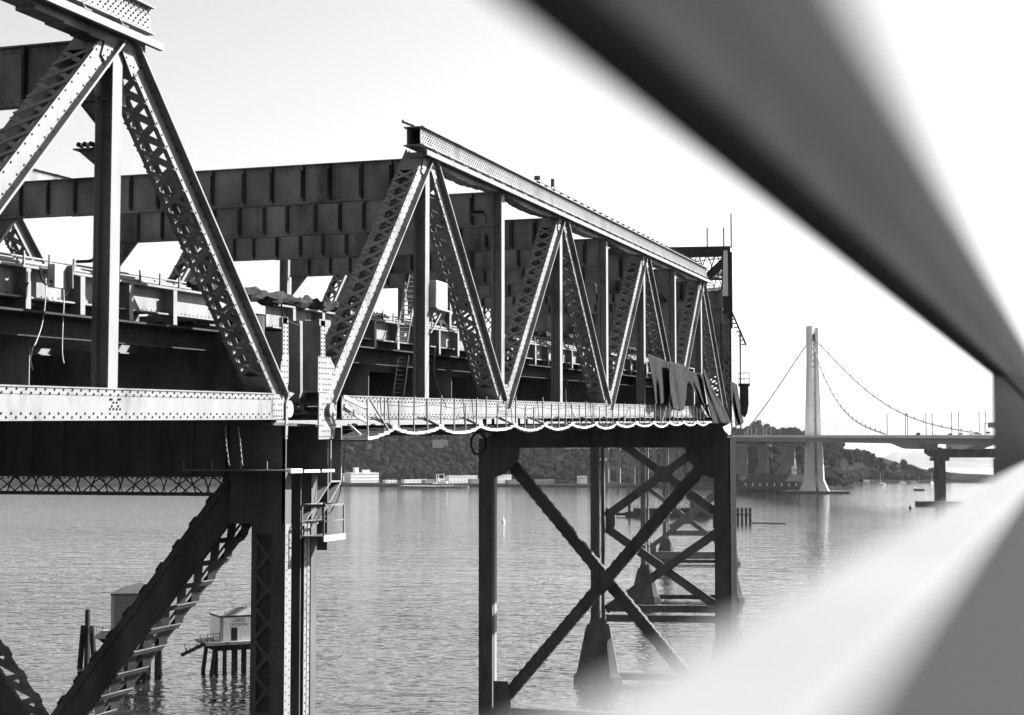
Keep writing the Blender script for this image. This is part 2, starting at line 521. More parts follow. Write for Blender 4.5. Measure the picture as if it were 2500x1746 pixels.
def floor_beam(root, Y, z0, z1, xa=XN - .08, xb=XF + .1, knees=True, nst=15, fy=.36, sub=True):
    b = MB(); xm, hx = (xa + xb) / 2, abs(xa - xb) / 2
    zc, hz = (zt(z0, Y) + zt(z1, Y)) / 2, (z1 - z0) / 2
    b.box(V(xm, Y, zc), EX * hx, V(0, .012, 0), V(0, 0, hz))
    for zz, k in ((zt(z1, Y), -1), (zt(z0, Y), 1)):
        b.box(V(xm, Y, zz), EX * hx, V(0, fy / 2, 0), V(0, 0, .025))
        b.box(V(xm, Y - .03, zz + k * .09), EX * hx, V(0, .012, 0), V(0, 0, .08))
    b.box(V(xm, Y, zt(z0, Y) - .03), EX * (hx * .62), V(0, fy / 2 - .02, 0), V(0, 0, .03))   # cover plate
    if knees:
        zb = zt(z0, Y)
        for X, s_ in ((xb + .1, 1), (xa, -1)):
            b.slab([V(X, Y - .01, zb), V(X + s_ * 1.15, Y - .01, zb), V(X, Y - .01, zb - 1.35)], V(0, .03, 0))
            b.beam(V(X + s_ * 1.15, Y, zb), V(X, Y, zb - 1.35), .2, .03, V(0, 1, 0))
    part = b.build('floor_beam', 'steel_worn', root)
    for i in range(1, nst):
        X = xa + (xb - xa) * i / nst + rnd.uniform(-.14, .14)
        if sub:
            piece('stiffener', 'stiffener_dark', part, V(X, Y - .115, zc), EX * .016, V(0, .1, 0), V(0, 0, hz - .03))
            piece('stiffener', 'stiffener_dark', part, V(X - .1, Y - .028, zc), EX * .1, V(0, .012, 0), V(0, 0, hz - .2))
    rv = rivs(root)
    for t_ in (rnd.uniform(.15, .35), rnd.uniform(.55, .85)):          # riveted splice plates
        X = xa + (xb - xa) * t_
        piece('splice_plate', 'steel_worn', part, V(X, Y - .022, zc), EX * .24, V(0, .012, 0), V(0, 0, hz - .2))
        for ix in (-.16, 0, .16):
            for k in range(8): rv.dome(V(X + ix, Y - .034, zc + (k - 3.5) * .19), V(0, -1, 0), .024, .02)
    for i in range(int(2 * hx / .3)):
        X = xa - .1 - i * .3
        for zz in (zt(z1, Y) - .12, zt(z0, Y) + .12): rv.dome(V(X, Y - .043, zz), V(0, -1, 0), .026, .02)
    return part

def lower_deck(root, ya, yb, nodes):
    ym, Lh = (ya + yb) / 2, (yb - ya) / 2 / EY.y
    b = MB().box(P((-27.0 - 45.0) / 2, ym, 43.95), EX * 9.0, EY * Lh, EZ * .12)
    b.build('deck_slab', 'deck_dark', root)
    for Y in nodes:
        bb_ = MB(); zc = (zt(41.0, Y) + zt(43.4, Y)) / 2
        bb_.box(V((-26.7 - 46.2) / 2, Y, zc), EX * 9.7, V(0, .015, 0), V(0, 0, 1.2))
        for zz in (zt(41.0, Y), zt(43.4, Y)): bb_.box(V((-26.7 - 46.2) / 2, Y, zz), EX * 9.7, V(0, .2, 0), V(0, 0, .03))
        bb_.build('lower_floor_beam', 'steel_worn', root)
    for X in (-29.5, -32.7, -36, -39.3, -42.5):
        b = MB().box(P(X, ym, 43.1), EX * .015, EY * Lh, EZ * .72)
        b.box(P(X, ym, 42.4), EX * .15, EY * Lh, EZ * .02)
        b.build('stringer', 'steel_worn', root)
    # fascia stringer seen through the near truss
    b = MB()
    b.box(P(-26.5, ym, 43.95), EX * .015, EY * Lh, EZ * .4)
    b.box(P(-26.42, ym, 44.38), EX * .28, EY * Lh, EZ * .035)
    b.box(P(-26.42, ym, 43.52), EX * .22, EY * Lh, EZ * .025)
    f = b.build('fascia_stringer', 'steel', root)
    rv = rivs(root)
    Y = ya
    while Y < yb:
        rv.dome(P(-26.485, Y, 43.62), EX, .026, .02); Y += .28
    b = MB()
    b.box(P(-26.15, ym, 43.08), EX * .45, EY * Lh, EZ * .03)
    b.box(P(-26.55, ym, 42.75), EX * .015, EY * Lh, EZ * .3)
    b.box(P(-26.4, ym, 42.44), EX * .17, EY * Lh, EZ * .02)
    b.build('lower_stringer', 'deck_dark', root)
    k = int((yb - ya) / 2.743)
    for i in range(k):
        Y = ya + (i + .6) * 2.743
        c = P(-26.3, Y, 43.7)
        piece('bracket', 'steel', f, c, EX * .2, EY * .012, EZ * .62)
        piece('bracket_flange', 'steel', f, P(-26.09, Y, 43.75), EX * .012, EY * .12, EZ * .57)
    return f

def deck_rail(root, ya, yb, cable=True):
    """posts, conduits and a low rail on the edge of the lower deck"""
    r = MB(); ym, Lh = (ya + yb) / 2, (yb - ya) / 2 / EY.y
    r.box(P(-26.35, ym, 44.56), EX * .02, EY * Lh, EZ * .035)
    r.tube([P(-26.25, ya, 44.48), P(-26.25, ym, 44.5), P(-26.25, yb, 44.47)], .045, 6)
    r.tube([P(-26.4, ya, 44.68), P(-26.4, ym, 44.66), P(-26.4, yb, 44.68)], .035, 6)
    part = r.build('conduit_rail', 'steel', root)
    Y = ya + .5
    while Y < yb:
        piece('rail_post', 'steel', part, P(-26.2, Y, 44.62), EX * .025, EY * .03, EZ * .2)
        Y += 1.25

def top_chord(root, xo, sgn, wa, wb, ra, rb, dz=0.0, rv=True, brackets=True):
    z0, z1 = 51.96 + dz, 52.7 + dz
    girder(root, 'top_chord', xo, sgn, wa, wb, z0, z1, .6, .17, tf=.05)
    if not brackets: return
    ym, Lh = (ra + rb) / 2, (rb - ra) / 2 / EY.y
    xr = xo + sgn * .42
    b = MB().box(P(xr, ym, 51.54 + dz), EX * .014, EY * Lh, EZ * .095)
    for zz in (51.63, 51.445): b.box(P(xr - sgn * .06, ym, zz + dz), EX * .075, EY * Lh, EZ * .014)
    b.box(P(xo + sgn * .2, ym, 51.647 + dz), EX * .2, EY * Lh, EZ * .008)
    led = b.build('ledge_channel', 'steel', root)
    k = int((rb - ra) / 1.9)
    for i in range(k):
        Y = ra + (i + .8) * 1.9
        b = MB().slab([P(xo + sgn * .2, Y, 51.64 + dz), P(xr, Y, 51.64 + dz), P(xo + sgn * .2, Y, 51.95 + dz)], EY * .03)
        b.box(P(xo + sgn * .23, Y, 51.68 + dz), EX * .2, EY * .18, EZ * .014)
        b.build('ledge_bracket', 'steel_worn', led)
    # stepped soffit plates below the chord
    i = 0; Y = wa + .3
    while Y < wb - .5:
        L = rnd.uniform(.5, 1.3)
        ph = ((Y - wa) % (2 * PP)) / (2 * PP)
        zl = 51.46 - .28 * abs(math.sin(ph * math.pi * 2)) - rnd.uniform(0, .05)
        piece('soffit_plate', 'steel_worn', led, P(xo - sgn * .25, Y + L / 2, (zl + 51.66) / 2 + dz), EX * .3, EY * (L / 2), EZ * ((51.66 - zl) / 2))
        Y += L
    if rv:
        rivet_rows(root, xo, sgn, wa + .1, wb, [z0 + .06, z0 + .16, z0 + .28, z0 + .39, z0 + .5, z0 + .6, z0 + .69], .27, .033)

def bottom_chord(root, xo, sgn, ya, yb, rv=True):
    girder(root, 'bottom_chord', xo, sgn, ya, yb, 40.07, 40.9, .6, .06)
    if rv:
        rivet_rows(root, xo, sgn, ya, yb, [40.85, 40.75], .42, .04)
        rivet_rows(root, xo, sgn, ya, yb, [40.12, 40.22], .42, .04)

def gusset(root, X, pts, t=.03, rv=None, sgn=1, step=.2):
    b = MB().slab([P(X, y, z) for y, z in pts], EX * t * sgn)
    o = b.build('gusset_plate', 'steel', root)
    if rv:
        q = rivs(root)
        ys = [y for y, z in pts]; zs = [z for y, z in pts]
        y = min(ys) + .1
        while y < max(ys):
            z = min(zs) + .1
            while z < max(zs):
                if inside(y, z, pts) and rnd.random() < rv: q.dome(P(X + sgn * (t + .001), y, z), EX * sgn, .03, .022)
                z += step
            y += step
    return o
def inside(y, z, pts):
    c = False; k = len(pts)
    for i in range(k):
        (y0, z0), (y1, z1) = pts[i], pts[i - 1]
        if (z0 > z) != (z1 > z) and y < (y1 - y0) * (z - z0) / (z1 - z0) + y0: c = not c
    return c

def truss(root, xo, sgn, nodes, near, dz=0.0):
    """nodes: list of (Y, is_top). diagonals join neighbours; verticals stand at every node"""
    for (ya, ta), (yb, tb) in zip(nodes, nodes[1:]):
        lo, hi = ((ya, 40.5), (yb, 51.75 + dz)) if tb else ((yb, 40.5), (ya, 51.75 + dz))
        big = near and nodes.index((ya, ta)) < 3
        diagonal(root, xo, sgn, lo, hi, singles=big, rivets=near, pitch=.8 if near else 1.1)
    for Y, top in nodes[1:-1]:
        vertical(root, xo - sgn * .03, sgn, Y, 40.9, 51.0 + dz if top else 51.7 + dz)

# ---- right-hand span
rs = thing('truss_span', 'long riveted steel truss span in the middle with tarpaulins at its far end', 'bridge span', P(XN, Y0, 40.5), group=None)
nA = [(nodeY(i), i % 2 == 1) for i in range(9)]
truss(rs, XN, 1, nA, True)
truss(rs, XF, 1, nA, False)
top_chord(rs, XN + .04, 1, nodeY(.9), nodeY(7.2), nodeY(.875), nodeY(7.24))
top_chord(rs, XF + .04, 1, nodeY(.9), nodeY(7.2), 0, 0, rv=True, brackets=False)
bottom_chord(rs, XN + .04, 1, nodeY(.14), nodeY(7.9))
bottom_chord(rs, XF + .04, 1, nodeY(.14), nodeY(7.9), False)
for i in range(1, 9): floor_beam(rs, nodeY(i), 49.8, 51.5)
lower_deck(rs, nodeY(.02), nodeY(7.9), [nodeY(i) for i in range(0, 9)])
deck_rail(rs, nodeY(.75), nodeY(7.5))
for i in (2, 4, 6):
    y = nodeY(i)
    gusset(rs, XN + .05, [(y - 1.0, 40.3), (y + 1.0, 40.3), (y + .9, 41.0), (y + .45, 41.75), (y - .45, 41.75), (y - .9, 41.0)], rv=.9)
for i in (1, 3, 5, 7):
    y = nodeY(i)
    gusset(rs, XN + .05, [(y - .62, 51.65), (y + .62, 51.65), (y + 1.0, 50.75), (y + .62, 50.6), (y, 51.2), (y - .62, 50.6), (y - 1.0, 50.75)], rv=.6)
    gusset(rs, XN - .46, [(y - .7, 51.3), (y + .7, 51.3), (y + .95, 50.1), (y - .45, 50.1)], rv=.25)
# end of the span: pin plate, end post stub
y = nodeY(.02)
gusset(rs, XN + .05, [(y - .85, 39.3), (y + .55, 39.3), (y + .75, 40.2), (y + .75, 40.7), (y + .4, 41.0), (y - .85, 41.0)], .05, rv=.8)
gusset(rs, XN + .06, [(y - .95, 41.02), (y + .1, 41.02), (y + .55, 42.0), (y + .1, 42.35), (y - .95, 42.35)], .04, rv=.85)
b = MB()
b.box(P(XN + .02, y - .42, 43.0), EX * .03, EY * .2, EZ * .68); b.box(P(XN + .02, y - .25, 43.6), EX * .03, EY * .5, EZ * .12)
b.box(P(XN - .4, y - .3, 42.4), EX * .4, EY * .05, EZ * 1.3)
b.build('end_post_plate', 'steel', rs)
q = rivs(rs)
for k in range(9):
    for o_ in (-.12, .12): q.dome(P(XN + .05, y - .42 + o_, 42.45 + k * .145), EX, .033, .025)
b = MB(); c = P(XN + .1, y + .02, 40.38)
b.tube([c, c + EX * .16], .27, 18); b.build('pin_cap', 'steel', rs)
for s_ in (0, 1):
    b = MB().box(P(-25.2 if s_ == 0 else -46.0, y - .1, 42.2), EX * .3, EY * .3, EZ * 1.5); b.build('end_column', 'steel_worn', rs)
b = MB().box(P((-25 - 46) / 2, y + .05, 42.0), EX * 10.4, EY * .04, EZ * 1.35); b.build('end_floor_beam', 'steel_worn', rs)
# bottom lateral lacing between the trusses
b = MB()
for i in range(0, 8):
    ya, yb = nodeY(i), nodeY(i + 1)
    for p_, q_ in (((XN - .6, ya), (XF + .1, yb)), ((XF + .1, ya), (XN - .6, yb))):
        a_, c_ = P(p_[0], p_[1], 40.45), P(q_[0], q_[1], 40.45)
        for o_ in (-.18, .18): b.beam(a_ + EZ * o_, c_ + EZ * o_, .14, .03)
        for k in range(22):
            t0, t1 = k / 22, (k + 1) / 22; s_ = 1 if k % 2 else -1
            b.beam(a_.lerp(c_, t0) + EZ * .18 * s_, a_.lerp(c_, t1) - EZ * .18 * s_, .03, .05)
b.build('lateral_bracing', 'steel_worn', rs, kind='stuff')

# ---- left-hand span
ls = thing('truss_span', 'nearer riveted truss span cut off by the left edge of the picture', 'bridge span', P(XN, nodeY(-.3), 40.5))
B0 = -.317
nB = [(nodeY(B0), False), (nodeY(B0 - 1), True), (nodeY(B0 - 2), False), (nodeY(B0 - 3), True)]
DZ = -.48
truss(ls, XN, 1, nB, True, DZ)
truss(ls, XF, 1, nB + [(nodeY(B0 - 4), False)], False, DZ)
top_chord(ls, XN + .04, 1, nodeY(B0 - 3.6), nodeY(-1.166), nodeY(B0 - 3.6), nodeY(-1.16), DZ)
top_chord(ls, XF + .04, 1, nodeY(B0 - 4), nodeY(-1.166), 0, 0, DZ, True, False)
bottom_chord(ls, XN + .04, 1, nodeY(B0 - 4), nodeY(-.385))
bottom_chord(ls, XF + .04, 1, nodeY(B0 - 4), nodeY(-.385), False)
for i in (1, 2, 3): floor_beam(ls, nodeY(B0 - i), 49.2, 50.95)
lower_deck(ls, nodeY(B0 - 4), nodeY(-.35), [nodeY(B0 - i) for i in range(0, 5)])
deck_rail(ls, nodeY(B0 - 4), nodeY(-.55))
y = nodeY(B0 - 1)
gusset(ls, XN + .05, [(y - .62, 51.65 + DZ), (y + .62, 51.65 + DZ), (y + 1.0, 50.75 + DZ), (y + .62, 50.45 + DZ), (y, 51.2 + DZ), (y - .62, 50.45 + DZ), (y - 1.0, 50.75 + DZ)], rv=.6)
gusset(ls, XN - .46, [(y - .9, 51.2 + DZ), (y + .8, 51.2 + DZ), (y + 1.2, 49.75 + DZ), (y - .5, 49.75 + DZ)], rv=.22)
y = nodeY(B0)
gusset(ls, XN + .05, [(y - .95, 40.05), (y - .08, 40.05), (y - .08, 40.9), (y - .95, 40.9)], .03, rv=.85)
gusset(ls, XN + .05, [(y - .35, 41.0), (y + .15, 41.0), (y + .28, 41.35), (y + .28, 42.3), (y - .2, 42.3), (y - .35, 41.9)], .04, rv=.75)
gusset(ls, XN + .05, [(y + .06, 39.35), (y + .22, 39.35), (y + .3, 40.75), (y + .75, 40.95), (y + .35, 41.0), (y + .08, 40.6)], .05, rv=.6)
b = MB(); b.box(P(XN + .02, y + .1, 42.95), EX * .03, EY * .22, EZ * .66); b.box(P(XN + .02, y + .02, 43.5), EX * .03, EY * .2, EZ * .12)
b.build('end_post_plate', 'steel', ls)
q = rivs(ls)
for k in range(9):
    for o_ in (-.13, .13): q.dome(P(XN + .05, y + .1 + o_, 42.35 + k * .15), EX, .033, .025)
b = MB(); c = P(XN - .15, y + .5, 40.4); b.tube([c, c + EX * .2], .3, 18); b.build('pin_cap', 'steel_worn', ls)
for X in (-25.2, -46.0):
    b = MB().box(P(X, y + .1, 42.2), EX * .3, EY * .3, EZ * 1.5); b.build('end_column', 'steel_worn', ls)
b = MB().box(P((-25 - 46) / 2, y - .1, 42.0), EX * 10.4, EY * .04, EZ * 1.35); b.build('end_floor_beam', 'steel_worn', ls)

q = rivs(ls)                                       # cross-shaped rivet cluster on the chord under the vertical
for zx, zy in ((860, 402), (875, 402), (925, 402), (940, 402), (887, 427), (913, 427), (875, 455), (925, 455), (860, 478), (887, 478), (913, 478), (940, 478)):
    q.dome(onX(zx / 3.2086, 850 + zy / 3.2086, XN + .059), EX, .042, .024)
for root in (rs, ls):
    RIV[root.name].build('rivets', 'rivet', root, kind='stuff')

# ------------------------------------------------------------------ piers
def laced_leg(root, c, wx, wy, z0, z1, ux, uy, singles=False, zig=1.5, matn='pier_steel', cover=True, batten=False):
    """four corner plates with laced -uy and +uy faces, a recessed web on the +ux side"""
    b = MB(); hz = (z1 - z0) / 2; zc = (z0 + z1) / 2
    c = V(c[0], c[1], zc)
    for sx in (-1, 1):
        for sy in (-1, 1):
            cc = c + ux * (sx * wx / 2) + uy * (sy * (wy / 2 - .24))
            b.box(cc, ux * .02, uy * .24, V(0, 0, hz))
            lw_ = .25 if sx > 0 else .1
            b.box(cc + uy * (sy * .23) - ux * (sx * lw_), ux * lw_, uy * .015, V(0, 0, hz))
    b.box(c + ux * (wx / 2 - .5), ux * .015, uy * (wy / 2 - .1), V(0, 0, hz))
    b.box(c - ux * (wx / 2 - .03), ux * .015, uy * (wy / 2 - .1), V(0, 0, hz))
    b.box(c + ux * (wx / 2 - .25), ux * .25, uy * .03, V(0, 0, hz))
    if not batten: b.box(c - uy * (wy / 2 - .22), ux * (wx / 2 - .1), uy * .012, V(0, 0, hz))
    if batten: b.box(c - uy * (wy / 2 - .05), ux * (wx / 2 - .05), uy * .012, V(0, 0, hz))
    if cover: b.box(c + uy * (wy / 2 - .5), ux * (wx / 2 - .05), uy * .012, V(0, 0, hz))
    leg = b.build('leg', matn, root)
    mb = MB(); k = int((z1 - z0) / zig); st = (z1 - z0) / k
    for i in range(k):
        za, zb = z0 + i * st, z0 + (i + 1) * st
        f = c - uy * (wy / 2 + .01)
        l0, r0 = f - ux * (wx / 2 - .15), f + ux * (wx / 2 - .15)
        if batten:
            mb.box(V(f.x, f.y, za + st * .25), ux * (wx / 2 - .1), uy * .012, V(0, 0, st * .22)); continue
        if i % 6 == 5:
            mb.box(V(f.x, f.y, (za + zb) / 2), ux * (wx / 2 - .1), uy * .012, V(0, 0, st * .36)); continue
        for p_, q_ in ((l0, r0), (r0, l0)):
            p1, q1 = V(p_.x, p_.y, za + .05), V(q_.x, q_.y, zb - .05)
            if singles: bar('lacing_bar', matn, leg, p1, q1, .025, .13, uy)
            else: mb.beam(p1, q1, .025, .13, uy)
    mb.build('lacing', matn, leg, kind='stuff')
    return leg
def laced_brace(root, p, q, w, th, nrm, pitch=1.1, matn='pier_steel', name='brace'):
    """brace: solid face plate towards the viewer, flanges with laced edges behind"""
    p = Vector(p); q = Vector(q); d = (q - p).normalized(); L = (q - p).length
    sd = d.cross(nrm).normalized()
    b = MB(); m_ = (p + q) / 2
    for s_ in (-1, 1):
        b.box(m_ + sd * (s_ * (w / 2 - .13)) , d * (L / 2), sd * .13, nrm * .015)
        for e_ in ((.1, th / 2, th - .1) if th > 1.3 else (.1, th - .1)): b.box(m_ + sd * (s_ * w / 2) - nrm * e_, d * (L / 2), sd * .012, nrm * .1)
        b.box(m_ + sd * (s_ * (w / 2 - .13)) - nrm * th, d * (L / 2), sd * .13, nrm * .015)
    b.box(m_ - nrm * .05 - sd * .0, d * (L / 2), sd * (w / 2 - .02), nrm * .012)
    o = b.build(name, matn, root)
    mb = MB(); k = max(2, int(L / pitch)); st = L / k
    for i in range(k):
        for s_ in (-1, 1):
            a = p + d * (i * st) + sd * (s_ * (w / 2 + .02)); c = p + d * ((i + 1) * st) + sd * (s_ * (w / 2 + .02))
            rows = 2 if th > 1.3 else 1
            for r_ in range(rows):
                h0, h1 = th * r_ / rows, th * (r_ + 1) / rows
                mb.beam(a - nrm * (h0 - .04), c - nrm * (h1 + .04), .02, .42, sd)
            mb.box(a - nrm * th / 2 + sd * s_ * .03, d * .11, sd * .025, nrm * (th / 2 + .05))
            mb.beam(a - nrm * (th + .02), (a + c) / 2 - nrm * th * (.45 if rows == 1 else .72), .02, .3, sd)
    mb.build('lacing', matn, o, kind='stuff')
    return o
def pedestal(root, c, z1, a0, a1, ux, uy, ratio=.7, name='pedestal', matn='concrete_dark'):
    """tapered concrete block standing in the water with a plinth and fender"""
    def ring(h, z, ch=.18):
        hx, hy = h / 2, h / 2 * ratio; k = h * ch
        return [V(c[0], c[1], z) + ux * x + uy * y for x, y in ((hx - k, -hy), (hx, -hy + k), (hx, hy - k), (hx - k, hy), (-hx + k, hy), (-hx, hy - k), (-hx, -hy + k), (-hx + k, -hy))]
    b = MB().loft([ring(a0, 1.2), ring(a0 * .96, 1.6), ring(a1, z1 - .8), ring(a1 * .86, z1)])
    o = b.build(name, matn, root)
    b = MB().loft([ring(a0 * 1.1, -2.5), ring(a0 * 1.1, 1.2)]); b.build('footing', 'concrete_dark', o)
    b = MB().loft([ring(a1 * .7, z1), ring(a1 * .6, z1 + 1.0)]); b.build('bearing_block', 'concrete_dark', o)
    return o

UX, UY = V(1, 0, 0), V(0, 1, 0)
# pier 0: between the two spans
y = 51.7
p0 = thing('bridge_pier', 'dark laced steel pier under the joint between the two near truss spans', 'bridge pier', (-35, y, 0), group='steel piers of the old bridge')
LZ = 35.8
for X in (-24.62, -42.6):
    laced_leg(p0, (X, y), 1.25, 2.66, 9, 38.1 if X > -30 else 38, UX, UY, singles=X > -30, zig=1.15)
    pedestal(p0, (X, y), 9, 7.5, 4.4, UX, UY)
b = MB()
for s_ in (-.45, .45): b.box(V(-35.7, y - .7 + s_ + .45, 39.0), EX * 10.6, V(0, .02, 0), V(0, 0, 1.05))
for zz in (37.95, 40.0): b.box(V(-35.7, y - .25, zz), EX * 10.8, V(0, .55, 0), V(0, 0, .03))
pg = b.build('portal_girder', 'pier_steel', p0)
for i in range(15): piece('stiffener', 'pier_steel', pg, V(-26.6 - i * 1.35, y - .8, 39.0), EX * .05, V(0, .08, 0), V(0, 0, 1.0))
b = MB()
X = -26
while X > -46:
    b.dome(V(X, y - .7, 37.9), V(0, 0, -1), .05, .05); X -= .22
b.build('flange_bolts', 'pier_steel', pg, kind='stuff')
# lattice strut below the girder
b = MB()
for s_ in (0, 1.0):
    b.beam(V(-26, y - .8 + s_, 37.3), V(-46, y - .8 + s_, 37.3), .16, .11)
st = b.build('lattice_strut', 'pier_steel', p0)
for s_ in (0, 1.0):
    for i in range(22):
        x0 = -26.2 - i * .9
        for p_, q_ in ((x0, x0 - .9), (x0 - .9, x0)) if i % 2 == 0 else ((x0, x0 - .25), (x0 - .9, x0 - .65)):
            bar('lattice_bar', 'pier_steel', st, V(p_, y - .8 + s_ + (0 if p_ > q_ else .03), 37.95), V(q_, y - .8 + s_ + (0 if p_ > q_ else .03), 37.3), .05, .02, V(1, 0, 0))
NY = V(0, -1, 0)
laced_brace(p0, (-25.4, y - .75, 38.5), (-42.0, y - .75, 17.9), 1.12, 2.1, NY, 1.05)
laced_brace(p0, (-43.0, y - .6, 38.5), (-26.6, y - .6, 18.1), 1.12, 1.2, NY, 1.05)
# head of the near leg: dark box, lit edges, bearing shelf
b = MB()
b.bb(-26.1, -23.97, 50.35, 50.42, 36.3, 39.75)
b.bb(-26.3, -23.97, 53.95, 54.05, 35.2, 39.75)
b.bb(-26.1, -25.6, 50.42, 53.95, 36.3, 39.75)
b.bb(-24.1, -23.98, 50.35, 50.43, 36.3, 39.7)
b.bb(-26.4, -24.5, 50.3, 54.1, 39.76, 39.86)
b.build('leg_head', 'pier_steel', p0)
# outstanding bracket frame on the right of the leg head: two lit edges and a slanting foot
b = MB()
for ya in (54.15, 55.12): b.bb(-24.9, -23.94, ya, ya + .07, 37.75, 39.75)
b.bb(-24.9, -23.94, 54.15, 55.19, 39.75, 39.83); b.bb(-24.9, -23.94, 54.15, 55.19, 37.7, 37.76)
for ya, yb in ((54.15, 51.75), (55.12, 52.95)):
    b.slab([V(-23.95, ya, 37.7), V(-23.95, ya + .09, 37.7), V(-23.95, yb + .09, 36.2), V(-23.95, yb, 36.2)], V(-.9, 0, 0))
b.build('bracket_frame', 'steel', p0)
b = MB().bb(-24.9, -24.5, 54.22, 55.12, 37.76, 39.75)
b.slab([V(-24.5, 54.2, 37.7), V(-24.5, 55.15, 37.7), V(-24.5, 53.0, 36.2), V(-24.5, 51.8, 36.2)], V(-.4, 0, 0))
b.build('bracket_web', 'shade_black', p0)  # web coloured near-black in place of the shade inside the bracket
# the lit corner strips of the near leg
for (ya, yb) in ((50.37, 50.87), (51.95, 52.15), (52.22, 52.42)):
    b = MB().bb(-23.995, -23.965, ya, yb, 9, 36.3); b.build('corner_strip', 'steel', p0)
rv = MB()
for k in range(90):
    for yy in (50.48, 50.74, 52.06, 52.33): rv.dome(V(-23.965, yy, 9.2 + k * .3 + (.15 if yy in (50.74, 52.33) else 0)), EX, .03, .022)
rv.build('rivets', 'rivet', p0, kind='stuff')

# narrow walkway boards and the inspection cage on pier 0
wk = thing('walkway', 'narrow inspection walkway with pale board edges across the dark pier head', 'walkway', (-25, 50.1, 38.2))
MB().bb(-27.6, -23.3, 49.3, 50.2, 38.16, 38.2).build('floor_plate', 'steel_worn', wk)
MB().bb(-23.3, -23.26, 49.3, 50.2, 38.1, 38.24).build('toe_board', 'white_paint', wk)
MB().bb(-23.4, -23.36, 50.6, 51.9, 38.1, 38.2).build('toe_board', 'pale_board', wk)
MB().bb(-23.4, -23.36, 52.1, 53.2, 38.1, 38.2).build('toe_board', 'pale_board', wk)
b = MB().bb(-24.3, -23.4, 50.6, 53.2, 38.08, 38.12); b.build('floor_plate', 'steel_worn', wk)
for X, Y in ((-27.4, 49.35), (-26.3, 49.35), (-25.2, 49.35), (-24.2, 49.35)):
    MB().bb(X - .02, X + .02, Y - .02, Y + .02, 38.2, 38.5).build('post', 'steel', wk)
cg = thing('inspection_cage', 'small railed inspection cage with a pale toe board clamped to the near pier leg', 'cage', (-23.5, 52.4, 35.8))
b = MB().bb(-23.9, -23.05, 51.55, 53.35, 35.78, 35.84); b.build('floor_grating', 'steel_worn', cg)
b = MB().bb(-23.04, -23.0, 51.5, 53.4, 35.66, 35.86); b.build('toe_board', 'pale_board', cg)
for Y in (51.55, 53.32):
    for X in (-23.88, -23.04): MB().bb(X - .025, X + .025, Y - .03, Y + .03, 35.84, 36.95).build('corner_post', 'steel_worn', cg)
for Y in (51.55, 53.32): MB().bb(-23.9, -23.0, Y - .03, Y + .03, 36.9, 36.97).build('top_rail', 'steel_worn', cg)
for X in (-23.88, -23.03): MB().bb(X - .03, X + .03, 51.52, 53.35, 36.9, 36.97).build('top_rail', 'steel_worn', cg)
for X in (-23.88, -23.03): MB().bb(X - .015, X + .015, 51.55, 53.32, 36.35, 36.39).build('mid_rail', 'steel_worn', cg)

# pier A at the far end of the right-hand span
y = 142.2
pA = thing('bridge_pier', 'tall black braced steel pier at the far end of the tarpaulin-hung span', 'bridge pier', (-35, y, 0), group='steel piers of the old bridge')
for X in (-24.2, -46.7):
    laced_leg(pA, (X, y), 1.3, 3.0 if X > -30 else 1.4, 8, 40.3, UX, UY, zig=1.9, batten=True)
    if X > -30: MB().bb(-23.48, -23.4, y - 1.55, y + 1.6, 8, 40.3).build('leg_shade_plate', 'shade_black', pA)  # added near-black plate that keeps the leg's sunlit side dark
    pedestal(pA, (X, y), 8, 9, 5, UX, UY)
    if X < -30: b = MB().bb(X + .66, X + .7, y - .1, y + .62, 8, 40.2); b.build('corner_strip', 'steel', pA)
b = MB()
for s_ in (-.6, .6): b.bb(-46.5, -24, y + s_ - .02, y + s_ + .02, 39.45, 41.6)
for zz in (39.45, 41.6): b.bb(-46.6, -23.6, y - .85, y + .85, zz - .03, zz + .03)
b.build('portal_girder', 'pier_steel', pA)
laced_brace(pA, (-45.2, y - .3, 38.9), (-25.0, y - .3, 15.6), 1.0, .65, NY, .95)
laced_brace(pA, (-25.0, y - 1.2, 38.9), (-45.2, y - 1.2, 15.6), 1.0, .65, NY, .95)
for (X, s_) in ((-45.7, 1), (-24.9, -1)):
    MB().slab([V(X, y - 1.35, 39.5), V(X + s_ * 2.6, y - 1.35, 39.5), V(X + s_ * 2.5, y - 1.35, 38.4), V(X + s_ * 1.2, y - 1.35, 37.0), V(X, y - 1.35, 36.6)], V(0, .05, 0)).build('gusset_plate', 'pier_steel', pA)
    MB().slab([V(X, y - 1.35, 17.8), V(X + s_ * 1.4, y - 1.35, 17.8), V(X + s_ * 1.7, y - 1.35, 16), V(X + s_ * 1.7, y - 1.35, 14.2), V(X, y - 1.35, 14.2)], V(0, .05, 0)).build('gusset_plate', 'pier_steel', pA)
MB().slab([V(-36.1, y - 1.3, 27.2), V(-35.1, y - 1.3, 28.3), V(-34.1, y - 1.3, 27.2), V(-35.1, y - 1.3, 26.1)], V(0, .05, 0)).build('gusset_plate', 'pier_steel', pA)
laced_brace(pA, (-46, y - .4, 14.6), (-24.5, y - .4, 14.6), 1.2, .8, NY, 1.2, name='strut')

